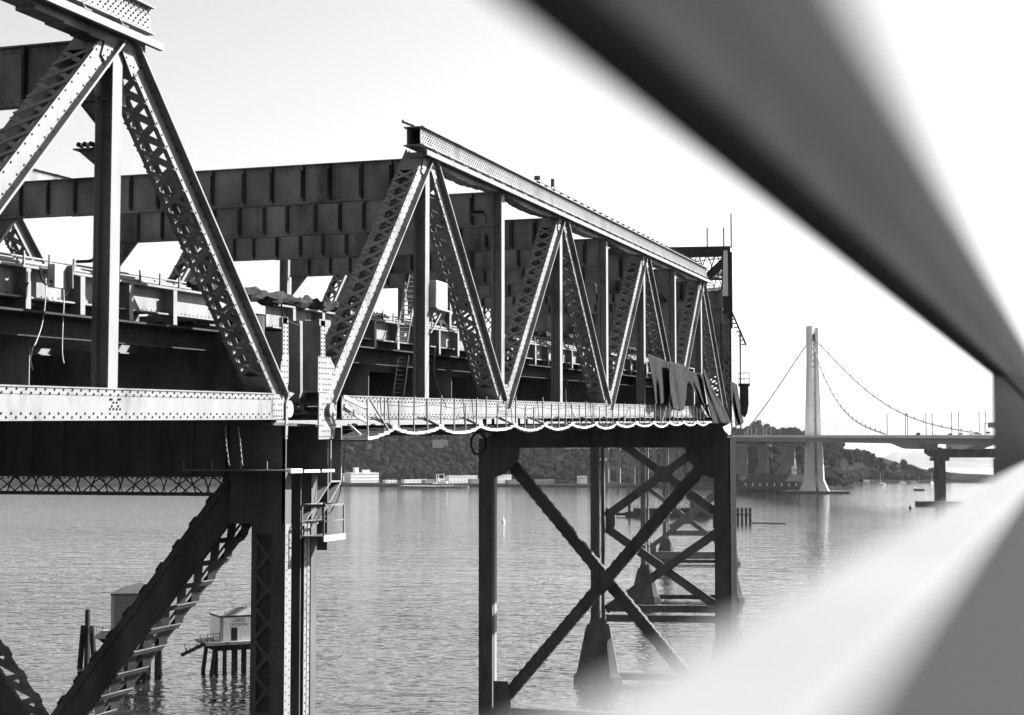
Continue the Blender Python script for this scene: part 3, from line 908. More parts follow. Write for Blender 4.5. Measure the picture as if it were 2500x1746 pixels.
# the bridge bends left beyond pier A: a second frame along the next spans
A2 = R(9.5)
D2 = V(-math.sin(A2), math.cos(A2), 0); N2 = V(-math.cos(A2), -math.sin(A2), 0)
O2 = V(-24.2, 143.6, 0)
def Q(s, t, z): return O2 + D2 * s + N2 * t + V(0, 0, z + .022 * s)
def far_pier(s, lab, zj, xz, strutz, pedz, leg=2.5, matn='pier_steel', xlow=True, bw=1.15):
    c0, c1 = Q(s, 0, 0), Q(s, 22.3, 0); c0.z = c1.z = 0
    root = thing('bridge_pier', lab, 'bridge pier', ((c0.x + c1.x) / 2, (c0.y + c1.y) / 2, 0), group='steel piers of the old bridge')
    ux, uy = -N2, D2
    for c in (c0, c1):
        # two posts with thin rods between
        for o_, wd in ((-.5, leg * .58), (leg * .42, leg * .22)):
            cc = c + ux * o_ * .9
            b = MB()
            hz = (41.5 - pedz) / 2; zc = (41.5 + pedz) / 2
            for sx in (-1, 1):
                b.box(V(cc.x, cc.y, zc) + ux * (sx * (wd / 2 - .2)), ux * .2, uy * .9, V(0, 0, hz))
            b.box(V(cc.x, cc.y, zc), ux * (wd / 2), uy * .6, V(0, 0, hz))
            k = int(2 * hz / 2.6)
            for i in range(k): b.box(V(cc.x, cc.y, pedz + (i + .5) * 2.6) - uy * .8, ux * (wd / 2), uy * .05, V(0, 0, .35))
            b.build('leg', matn, root)
        b = MB(); z = pedz; k = 0
        while z < 40:
            a_, d_ = (.12, leg * .42) if k % 2 == 0 else (leg * .42, .12)
            b.beam(V(c.x, c.y, z) + ux * a_ - uy * .9, V(c.x, c.y, z + 5) + ux * d_ - uy * .9, .05, .09, uy); z += 5; k += 1
        b.build('tie_rods', 'steel_worn', root)
        pedestal(root, c, pedz, 7.4, 4.2, ux, uy, .8)
    i0, i1 = c0 + N2 * 1.0, c1 - N2 * 1.4
    def Z(p, z): return V(p.x, p.y, z)
    nrm = -D2
    laced_brace(root, Z(i0, zj[1]), Z(i1, zj[0]), bw, .8, nrm, 1.2, matn)
    laced_brace(root, Z(i1, zj[1]) + D2 * .9, Z(i0, zj[0]) + D2 * .9, bw, .8, nrm, 1.2, matn)
    m_ = (i0 + i1) / 2
    MB().slab([Z(m_, (zj[0] + zj[1]) / 2) + N2 * a_ + V(0, 0, q_) - D2 * .1 for a_, q_ in ((-1.6, .8), (-.8, 1.4), (.8, 1.4), (1.6, .8), (1.6, -.8), (.8, -1.4), (-.8, -1.4), (-1.6, -.8))], D2 * -.06).build('gusset_plate', matn, root)
    if xlow:
        laced_brace(root, Z(i0, zj[0] - 2), Z(i1, strutz + .8), bw, .8, nrm, 1.2, matn)
        laced_brace(root, Z(i1, zj[0] - 2) + D2 * .9, Z(i0, strutz + .8) + D2 * .9, bw, .8, nrm, 1.2, matn)
    for dz in (-.6, 1.1) if xlow else (0,):
        laced_brace(root, Z(i1, strutz + dz), Z(i0, strutz + dz), 1.1 if xlow else 1.8, .8, nrm, 1.2, matn, 'strut')
    for e, q_ in ((i0, 1), (i1, -1)):
        MB().slab([Z(e, zj[0] - 2.6) - D2 * .12, Z(e, zj[0] + 1.6) - D2 * .12, Z(e + N2 * q_ * 1.6, zj[0] + .6) - D2 * .12, Z(e + N2 * q_ * 1.6, zj[0] - 1.8) - D2 * .12], D2 * -.06).build('gusset_plate', matn, root)
    MB().beam(Z(i0, 41.4), Z(i1, 41.4), 1.0, 1.4, D2).build('portal_girder', matn, root)
    # fender walkway between the pedestals
    c = (c0 + c1) / 2
    MB().box(V(c.x, c.y, 1.0), N2 * 13, D2 * .8, V(0, 0, .55)).build('fender', 'wood', root)
    return root
far_pier(127, 'black braced pier seen through the nearest tall pier, on concrete pedestals with double struts', (28.2, 42.8), 0, 11.4, 9.8, bw=1.4)
far_pier(281, 'grey braced pier second behind the nearest tall pier', (14.0, 29.5), 0, 12.0, 8.5, 2.2, 'steel', False)
far_pier(424, 'farthest grey braced pier visible through the piers in front', (13.0, 28.5), 0, 11.0, 8.0, 2.2, 'steel', False)

# through truss of the next, taller spans
ft = thing('through_truss_span', 'tall through truss seen edge-on behind the end of the riveted span', 'bridge span', Q(0, 0, 41))
TH = 62.3
for t in (0.0, 22.3):
    for s in range(0, 300, 25):
        c = Q(s + 2, t, 0); zt_, zb_ = (TH + .022 * s) if s >= 45 else 53.8, 41.5 + .022 * s
        b = MB()
        for sx in (-1, 1):
            b.box(V(c.x, c.y, (zt_ + zb_) / 2) + N2 * sx * .42, N2 * .09, D2 * .35, V(0, 0, (zt_ - zb_) / 2))
        o = b.build('vertical', 'deck_dark', ft)
        mb = MB(); z = zb_ + 1; k = 0
        while z < zt_ - 1.2:
            for q_ in (-1, 1): mb.beam(V(c.x, c.y, z) + N2 * .38 * q_ - D2 * .36, V(c.x, c.y, z + .95) - N2 * .38 * q_ - D2 * .36, .03, .13, D2)
            z += .95
        mb.build('lacing', 'steel_worn', o, kind='stuff')
    MB().beam(Q(0, t, 41.0), Q(300, t, 41.0), .9, 1.1).build('bottom_chord', 'steel_worn', ft)
    MB().beam(Q(47, t, TH), Q(277, t, TH), .95, 1.0).build('top_chord', 'deck_dark', ft)
    MB().beam(Q(2, t, 53), Q(47, t, TH), .5, .8).build('end_post', 'deck_dark', ft)
    for s in range(52, 260, 50):
        MB().beam(Q(s, t, TH), Q(s + 25, t, 42), .5, .6).build('diagonal', 'deck_dark', ft)
        MB().beam(Q(s + 25, t, 42), Q(s + 50, t, TH), .5, .6).build('diagonal', 'deck_dark', ft)
b = MB()
for s in (47, 77, 102, 127, 152, 202, 252):
    for zz in (TH + .1, TH - 3.2):
        b.beam(Q(s, 0, zz), Q(s, 22.3, zz), .25, .3)
    for k in range(20):
        for q_ in (0, 1):
            b.beam(Q(s, 22.3 * k / 20, TH - (3.2 * q_)), Q(s, 22.3 * (k + 1) / 20, TH - 3.2 * (1 - q_)), .08, .13)
b.build('top_struts', 'steel_worn', ft, kind='stuff')
b = MB()
for s in range(52, 250, 25):
    for q_ in (0, 22.3):
        for o_ in (-.3, .3):
            b.beam(Q(s, q_, TH + .2 + o_), Q(s + 25, 22.3 - q_, TH + .2 + o_), .12, .1)
        for k in range(24):
            a_ = Q(s + 25 * k / 24, q_ + (22.3 - 2 * q_) * k / 24, TH + .2); c_ = Q(s + 25 * (k + 1) / 24, q_ + (22.3 - 2 * q_) * (k + 1) / 24, TH + .2)
            b.beam(a_ + V(0, 0, .3 if k % 2 else -.3), c_ + V(0, 0, -.3 if k % 2 else .3), .06, .07)
b.build('top_laterals', 'steel_worn', ft, kind='stuff')
b = MB()
b.beam(Q(46.5, -.6, TH + .1), Q(46.5, 22.8, TH + .1), .9, 1.2, D2)
b.beam(Q(46, .2, TH - 1.2), Q(46, 3.6, TH - 4.4), .9, .9, D2)
b.beam(Q(46, 1.0, TH - 5), Q(46, 4.4, TH - 8), .4, .4, D2)
b.beam(Q(46.5, -.35, 53), Q(46.5, -.35, TH), .5, .9, D2)
b.build('portal_frame', 'deck_dark', ft)
MB().box(Q(1.2, -.1, 52.6), N2 * .45, D2 * .4, V(0, 0, .78)).build('end_cap', 'deck_dark', ft)
b = MB()
for o_ in (0, .8):
    b.beam(Q(24 + o_, -.6, 53.6), Q(24 + o_, -2.1, 50.0), .1, .16)
for k in range(9):
    a_ = Q(24, -.6, 53.6).lerp(Q(24, -2.1, 50.0), k / 8); b.beam(a_, a_ + D2 * .8, .09, .3)
    b.beam(a_, a_ + N2 * .5, .12, .12)
b.build('outrigger_ladder', 'deck_dark', ft)
for t_ in (-1.5, -.5):
    b = MB().beam(Q(24.5, t_, 41), Q(24.5, t_, 51.5), .16, .2); b.build('hanger', 'steel_worn', ft)
MB().box(Q(22, 11, 42.6), N2 * 10.5, D2 * 22, V(0, 0, .3)).build('deck_slab', 'deck_dark', ft)
for s in range(6, 150, 9):
    fb_ = MB().box(Q(s, 11, 51.2), N2 * 11, D2 * .03, V(0, 0, 1.3)).box(Q(s, 11, 52.5), N2 * 11, D2 * .2, V(0, 0, .03)).box(Q(s, 11, 49.9), N2 * 11, D2 * .2, V(0, 0, .03)).build('floor_beam', 'steel_worn', ft)
    if s < 60:
        for k in range(1, 14): piece('stiffener', 'steel_worn', fb_, Q(s, k * 22.0 / 14, 51.2) - D2 * .12, N2 * .015, D2 * .09, V(0, 0, 1.28))
b = MB()
for p_, q_ in ((Q(47, -.7, TH + .6), 4.2), (Q(47, .2, TH + .6), 2.5), (Q(47, 2.2, TH + .6), 2.5)):
    b.tube([p_, p_ + V(0, 0, q_)], .09, 5)
b.build('mast', 'cable', ft)
# side platform hanging off the far span
sp = thing('side_platform', 'small railed platform on a dark bracket right of the pale hanging tarpaulin', 'platform', Q(8, -1.6, 43))
c = Q(8, -1.7, 45.3)
MB().box(c, N2 * .55, D2 * .8, V(0, 0, .12)).build('floor_plate', 'deck_dark', sp)
b = MB().loft([[c + N2 * x * k + D2 * yy * k + V(0, 0, z) for x, yy in ((-.42, -.5), (.42, -.5), (.42, .5), (-.42, .5))] for k, z in ((1, -.1), (1, -1.9), (.7, -2.7), (.2, -3.1))]); b.build('bracket', 'deck_dark', sp)
for dx in (-.5, 0, .5):
    for dy in (-.75, .75): MB().box(c + N2 * dx + D2 * dy + V(0, 0, .62), N2 * .02, D2 * .02, V(0, 0, .55)).build('rail_post', 'cable', sp)
for z in (.6, 1.15):
    for dy in (-.75, .75): MB().box(c + D2 * dy + V(0, 0, z), N2 * .52, D2 * .02, V(0, 0, .02)).build('rail', 'cable', sp)
# ------------------------------------------------------------------ hung work platform under the right-hand span
wp = thing('work_platform', 'hung work platform with a scalloped white edge under the right-hand truss span', 'platform', P(-23, nodeY(1), 39.4))
peaks = [57.6 + 5.32 * i for i in range(14)]
XE = -22.8
b = MB(); segs = 8
def droop(Y):
    i = min(max((Y - peaks[0]) / 5.32, -1), 12.999); f = i - math.floor(i)
    return 39.62 - (.22 + .05 * math.sin(math.floor(i) * 2.3)) * math.sin(f * math.pi) ** .8 - (.1 if Y < peaks[0] else 0)
ys = [54.9] + [54.9 + 2.7 * k / 5 for k in range(1, 5)]
for i in range(len(peaks) - 1): ys += [peaks[i] + 5.32 * k / segs for k in range(segs)]
ys.append(peaks[-1])
def dz_(Y):
    if Y < peaks[0]: return 39.25 + .33 * (max(0, (Y - 54.9)) / 2.7) ** 1.6
    return droop(Y)
b = MB()
for ya, yb in zip(ys, ys[1:]):
    a_, c_ = P(XE, ya, dz_(ya)), P(XE, yb, dz_(yb))
    b.slab([a_, c_, c_ - V(24, 0, 0), a_ - V(24, 0, 0)], V(0, 0, -.05))
b.build('netting_floor', 'deck_dark', wp)
for k in range(5):
    X = -24.5 - 5 * k
    b = MB().tube([P(X, Y, dz_(Y) - .06) for Y in ys], .05, 4); b.build('hanger_cable', 'cable', wp)
hold = wp
for ya, yb in zip(ys, ys[1:]):
    a_, c_ = P(XE + .02, ya, dz_(ya) + .05), P(XE + .02, yb, dz_(yb) + .05)
    d_ = c_ - a_
    piece('toe_board', 'pale_board', wp, (a_ + c_) / 2 + V(0, 0, rnd.uniform(-.015, .015)), d_ * .494, EX * .025, V(0, 0, rnd.uniform(.045, .06)))
for Y in peaks[:-1]:
    piece('edge_clamp', 'pale_board', wp, P(XE + .04, Y, 39.7), EX * .04, EY * .28, EZ * .09)
Y = 55.1; k = 0
while Y < 126:
    h = rnd.uniform(1.15, 1.45) if k % 3 else 1.5
    base = P(XE - .05, Y, dz_(Y) + .05)
    tilt = V(rnd.uniform(-.03, .03), rnd.uniform(-.06, .06), 0)
    b_ = bar('stanchion', 'steel', wp, base, base + V(0, 0, h) + tilt, .055, .055)
    Y += rnd.uniform(1.35, 1.75); k += 1
b = MB()
for z in (.55, 1.05):
    b.tube([P(XE - .05, Y, dz_(Y) + z + .05) for Y in ys[4::4]], .012, 4)
b.build('rope_rail', 'cable', wp)
for Y in (55.2, 96.5, 108):
    a_ = P(XE, Y, dz_(Y) + .1 + (1.4 if Y < 60 else 0))
    bar('prop', 'steel', wp, a_, P(XE, Y + 1.9, dz_(Y + 1.9) + (.1 if Y < 60 else 1.3)), .06, .06)
for Y in peaks[:-1]:
    for q_ in (-.25, .3):
        b = MB().tube([P(XE - .1, Y + q_ * .2, 39.75), P(XE - .9, Y + q_, 40.1)], .03, 4); b.build('hanger_chain', 'cable', wp)
# two pale timbers and a channel propped against the pin of the right-hand span
for nm, lab, p_, q_, w, mt in (
        ('timber', 'long pale timber slanting down from the pin plate to the platform edge', onX(852, 1037, -23.4), onX(880, 1062, -22.9), .2, 'pale_board'),
        ('timber', 'upper pale plank propped on the first platform post', onX(838, 969, -23.5), onX(898, 997, -23.0), .14, 'pale_board'),
        ('timber', 'thin pale plank leaning across the bottom chord above the platform start', onX(838, 998, -23.5), onX(897, 1031, -23.0), .1, 'pale_board'),
        ('timber', 'short dark plank lying across the pin gusset rivets', onX(840, 990, -23.4), onX(863, 1006, -23.3), .12, 'steel_worn')):
    o = MB().beam(p_, q_, .08, w, V(1, 0, 0)).build(nm, mt); tag(o, lab, 'timber')

# ------------------------------------------------------------------ tarpaulins
def tarp(label, left, right, X, mt, nu=48, nv=34, amp=.055, folds=5, ph=0.0, bulge=.25):
    """cloth hung between two edge curves given as photo points on the plane X"""
    def curve(pts, t):
        k = t * (len(pts) - 1); i = min(int(k), len(pts) - 2); f = k - i
        return V(*pts[i], 0).lerp(V(*pts[i + 1], 0), f)
    b = MB()
    for j in range(nv + 1):
        t = j / nv; l_, r_ = curve(left, t), curve(right, t)
        for i in range(nu + 1):
            u = i / nu
            q_ = l_.lerp(r_, u)
            fo = amp * (.35 + t) * math.sin(u * folds * math.pi * 2 + ph + 1.7 * math.sin(t * 2.3 + ph)) + amp * .4 * math.sin(u * folds * 4.1 + t * 5 + ph)
            b.v.append(onX(q_.x, q_.y + 1.2 * math.sin(u * 17 + ph) * (1 if t > .95 else 0), X + fo + bulge * math.sin(u * math.pi) * t))
    for j in range(nv):
        for i in range(nu):
            a = j * (nu + 1) + i
            b.f.append((a, a + 1, a + nu + 2, a + nu + 1))
    o = b.build('tarpaulin', mt, smooth=True)
    so = o.modifiers.new('thickness', 'SOLIDIFY'); so.thickness = .012
    tag(o, label, 'tarpaulin', 'tarpaulins hung on the truss')
    return o
tarp('dark grey tarpaulin gathered to a point, leftmost of the hung tarpaulins', [(1580, 863), (1588, 905), (1596, 945), (1599, 986)], [(1634, 885), (1635, 925), (1634, 960), (1630, 986)], -23.45, 'tarp', folds=2.2, ph=.4)
tarp('grey tarpaulin with a pale square lower panel hanging over the bottom chord', [(1634, 882), (1634, 925), (1637, 965), (1640, 1000)], [(1678, 896), (1678, 930), (1675, 970), (1670, 1001)], -22.95, 'tarp_pale', folds=1.5, ph=2.0, amp=.08)
tarp('narrow dark tarpaulin twisting down from the diagonal to the platform edge', [(1679, 905), (1680, 925), (1700, 965), (1735, 1026)], [(1716, 914), (1719, 945), (1726, 990), (1738, 1030)], -23.3, 'tarp', folds=1.6, ph=1.1)
tarp('wide dark tarpaulin spread over the far end of the white platform edge', [(1714, 902), (1720, 945), (1730, 995), (1740, 1036)], [(1720, 902), (1738, 948), (1762, 985), (1785, 1032)], -22.9, 'tarp', folds=2.1, ph=2.6)
tarp('pale streaked tarpaulin hanging right of the last pier leg', [(1783, 930), (1784, 970), (1792, 1010), (1796, 1042)], [(1799, 938), (1806, 980), (1811, 1010), (1816, 1032)], -24.0, 'tarp_pale', folds=1.6, ph=.9, amp=.12)
tarp('bright torn scrap of sheet below the corner of the last pier', [(1764, 1043), (1770, 1052), (1776, 1059)], [(1783, 1035), (1784, 1050), (1783, 1062)], -23.4, 'white_paint', folds=1, ph=.9, amp=.08)

# ------------------------------------------------------------------ small things on the spans
def ladder(label, p_, q_, w, side, rungs, mt='steel'):
    p_ = Vector(p_); q_ = Vector(q_)
    t = thing('ladder', label, 'ladder', p_)
    side = Vector(side)
    for s_ in (-1, 1): MB().beam(p_ + side * (s_ * w / 2), q_ + side * (s_ * w / 2), .035, .07).build('side_rail', mt, t)
    for i in range(rungs):
        c = p_.lerp(q_, (i + .5) / rungs)
        MB().tube([c - side * w / 2, c + side * w / 2], .018, 5).build('rung', mt, t)
    return t
ladder('long leaning ladder left of the white cabinet, its foot on the lower deck', onX(980, 838, -25.6), onX(1004, 690, -26.2), .55, V(.75, .65, 0), 14)
ladder('upper ladder leaning on the dark floor beam above the cabinet', onX(990, 775, -27.0), onX(1012, 672, -27.2), .5, V(.75, .65, 0), 9, 'steel_worn')
ladder('dim ladder hanging in the dark below the lower deck beside the near vertical', onX(972, 965, -25.8), onX(985, 868, -25.8), .5, V(.75, .65, 0), 9, 'cable')
cb = thing('cabinet', 'pale sheet metal equipment cabinet mounted beside the first white vertical', 'cabinet', P(-23.8, nodeY(1.12), 45))
y = nodeY(1)
b = MB().bb(-24.6, -23.75, y + .42, y + 1.9, zt(44.95, y), zt(46.15, y)); b.build('body', 'tin', cb)
b = MB().bb(-23.745, -23.73, y + .5, y + 1.82, zt(45.02, y), zt(46.08, y)); b.build('door_panel', 'tin', cb)
b = MB().bb(-24.7, -23.65, y + .3, y + 2.0, zt(44.85, y), zt(44.93, y)); b.build('shelf', 'steel', cb)
b = MB().beam(V(-23.8, y + 1.3, zt(44.85, y)), V(-23.95, y + .25, zt(43.8, y)), .06, .08); b.build('strut', 'steel', cb)
b = MB().bb(-24.55, -24.45, y + .5, y + 1.7, zt(44.93, y), zt(44.97, y)); b.build('foot', 'steel', cb)

# lumpy wrapped cable bundle lying along the lower deck edge over the joint
def lumpy(label, pts, r, mt='black_stuff', name='cable_bundle', wob=.35):
    b = MB(); k = len(pts); m_ = 9
    n0 = len(b.v)
    for i, p_ in enumerate(pts):
        d_ = (Vector(pts[min(i + 1, k - 1)]) - Vector(pts[max(i - 1, 0)])).normalized()
        a_ = d_.cross(V(0, 0, 1)).normalized(); c_ = a_.cross(d_)
        for j in range(m_):
            t = 2 * math.pi * j / m_
            rr = r * (1 + rnd.uniform(-wob, wob)) * (.45 if i in (0, k - 1) else 1)
            b.v.append(Vector(p_) + a_ * math.cos(t) * rr + c_ * math.sin(t) * rr)
    for i in range(k - 1):
        for j in range(m_):
            b.f.append((i * m_ + j, i * m_ + (j + 1) % m_, (i + 1) * m_ + (j + 1) % m_, (i + 1) * m_ + j))
    b.f.append(tuple(range(m_))[::-1]); b.f.append(tuple((k - 1) * m_ + j for j in range(m_)))
    o = b.build(name, mt)
    return tag(o, label, 'cable bundle')
ya, yb = nodeY(-.55), nodeY(.62)
lumpy('lumpy dark wrapped cable bundle bridging the joint between the spans', [P(-26.3 + .06 * math.sin(i), ya + (yb - ya) * i / 40, 44.62 + .05 * math.sin(i * .9)) for i in range(41)], .24)
for lab, x0, x1, y0_, y1_ in (('coiled dark ropes on the deck edge left of the ladder', 906, 945, 768, 776), ('heap of ropes on the deck edge under the white cabinet', 1062, 1085, 784, 790), ('loose hoses piled on the deck edge near the second diagonal', 1300, 1345, 812, 818), ('tangled lines on the deck edge between the third pair of diagonals', 1376, 1412, 818, 824), ('small rope heap on the deck edge just left of the tarpaulins', 1525, 1560, 850, 856)):
    lumpy(lab, [onX(x0 + (x1 - x0) * i / 12, y0_ + (y1_ - y0_) * i / 12, -26.35) for i in range(13)], .13, 'cable', 'rope_heap', .5)
def hang(label, pts, r=.025, mt='cable', name='hanging_cable'):
    pts = [Vector(p_) for p_ in pts]; out = []
    for i in range(len(pts) - 1):
        p0_, p1_, p2_, p3_ = pts[max(i - 1, 0)], pts[i], pts[i + 1], pts[min(i + 2, len(pts) - 1)]
        for k in range(6):
            t = k / 6
            out.append(.5 * ((2 * p1_) + (p2_ - p0_) * t + (2 * p0_ - 5 * p1_ + 4 * p2_ - p3_) * t * t + (3 * p1_ - p0_ - 3 * p2_ + p3_) * t ** 3))
    out.append(pts[-1])
    o = MB().tube(out, r, 5).build(name, mt, smooth=True)
    return tag(o, label, 'cable')
X = -25.9
hang('pale frayed rope hanging left of the junction box into the dark', [onX(x_, y_, X) for x_, y_ in ((112, 680), (111, 730), (103, 790), (88, 835), (80, 850), (75, 880), (80, 903))], .016, 'pale_board', 'hanging_rope')
hang('straight pale cable hanging from the junction box, bent at its end', [onX(x_, y_, X) for x_, y_ in ((154, 690), (156, 740), (153, 800), (152, 860), (156, 887))], .016, 'pale_board', 'hanging_rope')
hang('dark cable looped in front of the lit deck fascia at the left edge', [onX(x_, y_, X) for x_, y_ in ((52, 668), (43, 690), (48, 702), (60, 702), (68, 690))], .035)
hang('dark cable sagging into the junction box from the left', [onX(x_, y_, X) for x_, y_ in ((98, 652), (100, 675), (110, 694), (122, 690), (128, 680))], .03)
hang('thin wires dangling right of the junction box', [onX(x_, y_, X) for x_, y_ in ((155, 690), (168, 702), (163, 718), (148, 726), (144, 732))], .012)
jb = thing('junction_box', 'open pale junction box on the lower deck edge with cables hanging from it', 'junction box', onX(140, 690, X))
c = onX(140, 675, X)
MB().box(c, EX * .12, EY * .3, EZ * .33).build('box', 'tin', jb); MB().box(c + EX * .15 + EY * .32, EX * .16, EY * .02, EZ * .33).build('open_door', 'steel_worn', jb)
y = nodeY(B0 - 1)
hang('thick conduit bent to the left behind the left-hand vertical', [onX(x_, y_, -24.7) for x_, y_ in ((236, 560), (235, 600), (232, 625), (222, 637), (200, 639), (188, 639))], .05, 'cable', 'conduit')
hang('dark hose drooping from the joint over the dark pier head', [onX(x_, y_, -24.6) for x_, y_ in ((687, 740), (690, 765), (705, 785), (728, 795))], .035)
hang('thin cord hanging down the dark web under the joint cable bundle', [onX(x_, y_, -26) for x_, y_ in ((748, 755), (751, 775), (752, 795))], .02)
hang('long thin cable drooping from the platform corner to the inspection cage', [onX(x_, y_, -23.2) for x_, y_ in ((845, 1068), (842, 1110), (836, 1170), (826, 1215), (808, 1248), (780, 1274))], .022)
for k, (xa, ya_, xb, yb_, w_) in enumerate(((1063, 880, 1040, 958, 'first'), (1385, 960, 1376, 1005, 'second'), (1580, 945, 1590, 1010, 'third'))):
    hang('thin guy line falling from the %s white vertical to the platform' % w_, [onX(xa, ya_ - 30, -23.85), onX((xa + xb) / 2 + 10, (ya_ + yb_) / 2, -23.7), onX(xa + 28, yb_ + 40, -23.2)], .018)
for k, (x_, w_) in enumerate(((928, 'leftmost'), (946, 'second'), (1130, 'third'), (1152, 'fourth'), (1246, 'fifth'), (1312, 'sixth'), (1440, 'seventh'))):
    hang('%s black strap wrapped down the lit face of the right-hand bottom chord' % w_, [onX(x_, 972, -23.85), onX(x_ + 2, 1000, -23.8), onX(x_ + 5, 1040, -23.3)], .022, 'cable', 'strap')
def chain(label, pts, X):
    t = thing('chain', label, 'chain', onX(*pts[0], X), group='chains on the pier portal')
    k = 0; L = []
    for (x0, y0_), (x1, y1_) in zip(pts, pts[1:]):
        a_, c_ = onX(x0, y0_, X), onX(x1, y1_, X); n_ = max(1, int((c_ - a_).length / .085))
        for i in range(n_):
            p_, q_ = a_.lerp(c_, i / n_), a_.lerp(c_, (i + .85) / n_)
            bar('link', 'steel', t, p_, q_, .05 if k % 2 else .02, .02 if k % 2 else .05, V(1, 0, 0)); k += 1
chain('left-hand pale chain hanging against the black pier portal', [(550, 1044), (553, 1090), (556, 1110), (559, 1138)], -24.6)
chain('right-hand pale chain hanging against the black pier portal', [(581, 1044), (586, 1075), (589, 1110), (592, 1138)], -24.6)
# number plate, marker box and pipe on the top chord
y = onX(1320, 445, XN).y
sg = thing('number_plate', 'small dark number plate on a stub post standing on the top chord', 'sign', P(XN - .2, y, 52.88))
c = P(XN - .2, y, 53.22)
MB().bb(c.x - .17, c.x + .17, c.y - .02, c.y + .02, c.z - .12, c.z + .12).build('plate', 'sign_face', sg)
MB().bb(c.x - .02, c.x + .02, c.y - .02, c.y + .02, c.z - .34, c.z - .12).build('post', 'cable', sg)
def text(s, size, mt, loc, xaxis, up, parent=None, name='lettering', ext=.004):
    cu = bpy.data.curves.new(name, 'FONT'); cu.body = s; cu.size = size; cu.align_x = 'CENTER'; cu.align_y = 'CENTER'; cu.extrude = ext
    cu.resolution_u = 2
    tmp = bpy.data.objects.new('tmp', cu); scene.collection.objects.link(tmp)
    dg = bpy.context.evaluated_depsgraph_get(); me = bpy.data.meshes.new_from_object(tmp.evaluated_get(dg))
    bpy.data.objects.remove(tmp)
    me.materials.clear(); me.materials.append(M[mt])
    o = bpy.data.objects.new(name, me); scene.collection.objects.link(o)
    xa = Vector(xaxis).normalized(); u = Vector(up).normalized(); n_ = xa.cross(u)
    l_ = Vector(loc)
    if parent is not None: o.parent = parent; l_ = l_ - ROOT[parent.name]
    o.matrix_local = Matrix(((xa.x, u.x, n_.x, l_.x), (xa.y, u.y, n_.y, l_.y), (xa.z, u.z, n_.z, l_.z), (0, 0, 0, 1)))
    return o
text('E10', .17, 'sign_text', c + V(0, -.026, .02), (1, 0, 0), (0, 0, 1), sg)
y = onX(1358, 475, XN).y
mk = thing('marker_box', 'narrow dark box on two thin legs standing on the top chord', 'box', P(XN - .2, y, 52.88))
c = P(XN - .2, y, 53.4)
MB().bb(c.x - .1, c.x + .1, c.y - .07, c.y + .07, c.z - .22, c.z + .22).build('housing', 'sign_face', mk)
for s_ in (-1, 1): MB().bb(c.x + s_ * .085 - .012, c.x + s_ * .085 + .012, c.y - .012, c.y + .012, c.z - .55, c.z - .22).build('leg', 'cable', mk)
o = MB().tube([onX(983, 296, XN - .6), onX(1010, 306, XN - .3)], .08, 10).build('pipe', 'steel'); tag(o, 'short pipe sticking out over the left end of the long top chord', 'pipe')
# loose bits along the top of the right-hand top chord
b = MB(); Y = nodeY(2.6); k = 0
root_ = thing('lifeline', 'thin wire on low clamps along the top of the long top chord', 'cable', P(XN, nodeY(4.5), 52.85))
pts = []
while Y < nodeY(7.1):
    piece('clamp', 'cable', root_, P(XN - .1, Y, 52.93), EX * .1, EY * rnd.uniform(.06, .18), EZ * .05); pts.append(P(XN - .1, Y, 53.02)); Y += 1.55
MB().tube(pts, .018, 4).build('wire', 'cable', root_)
# lamps bracketed off the verticals inside
for lab, x_, y_, X in (('flood lamp cluster on a bracket left of the left-hand vertical', 218, 358, -24.9), ('flood lamp cluster on a bracket left of the second tall vertical', 1172, 520, -25.2), ('flood lamp cluster on a bracket left of the fourth tall vertical', 1446, 694, -25.2)):
    c = onX(x_, y_, X)
    t = thing('flood_lamp', lab, 'lamp', c, group='flood lamps on brackets')
    MB().slab([c + V(-.4, 0, -.08), c + V(.25, 0, -.08), c + V(.25, 0, -.6)], V(0, .03, 0)).build('bracket_plate', 'steel_worn', t)
    MB().bb(c.x - .45, c.x + .25, c.y - .15, c.y + .2, c.z - .1, c.z - .06).build('shelf', 'steel_worn', t)
    for k in range(3):
        cc = c + V(-.3 + .2 * k, 0, .06)
        MB().tube([cc + V(0, -.1, 0), cc + V(0, .1, 0)], .075, 8).build('lamp_head', 'cable', t)
# coil of hose hanging on the pier corner
c = onX(1167, 1083, -46.2)
ring = [c + V(math.cos(t) * .72, 0, math.sin(t) * 1.0) for t in [2 * math.pi * k / 24 for k in range(25)]]
o = MB().tube(ring, .09, 6).tube([q_ + V(.05, .1, .04) for q_ in ring], .07, 6).build('hose_coil', 'cable', smooth=True)
tag(o, 'coil of black hose hanging at the top left corner of the tall pier', 'hose')
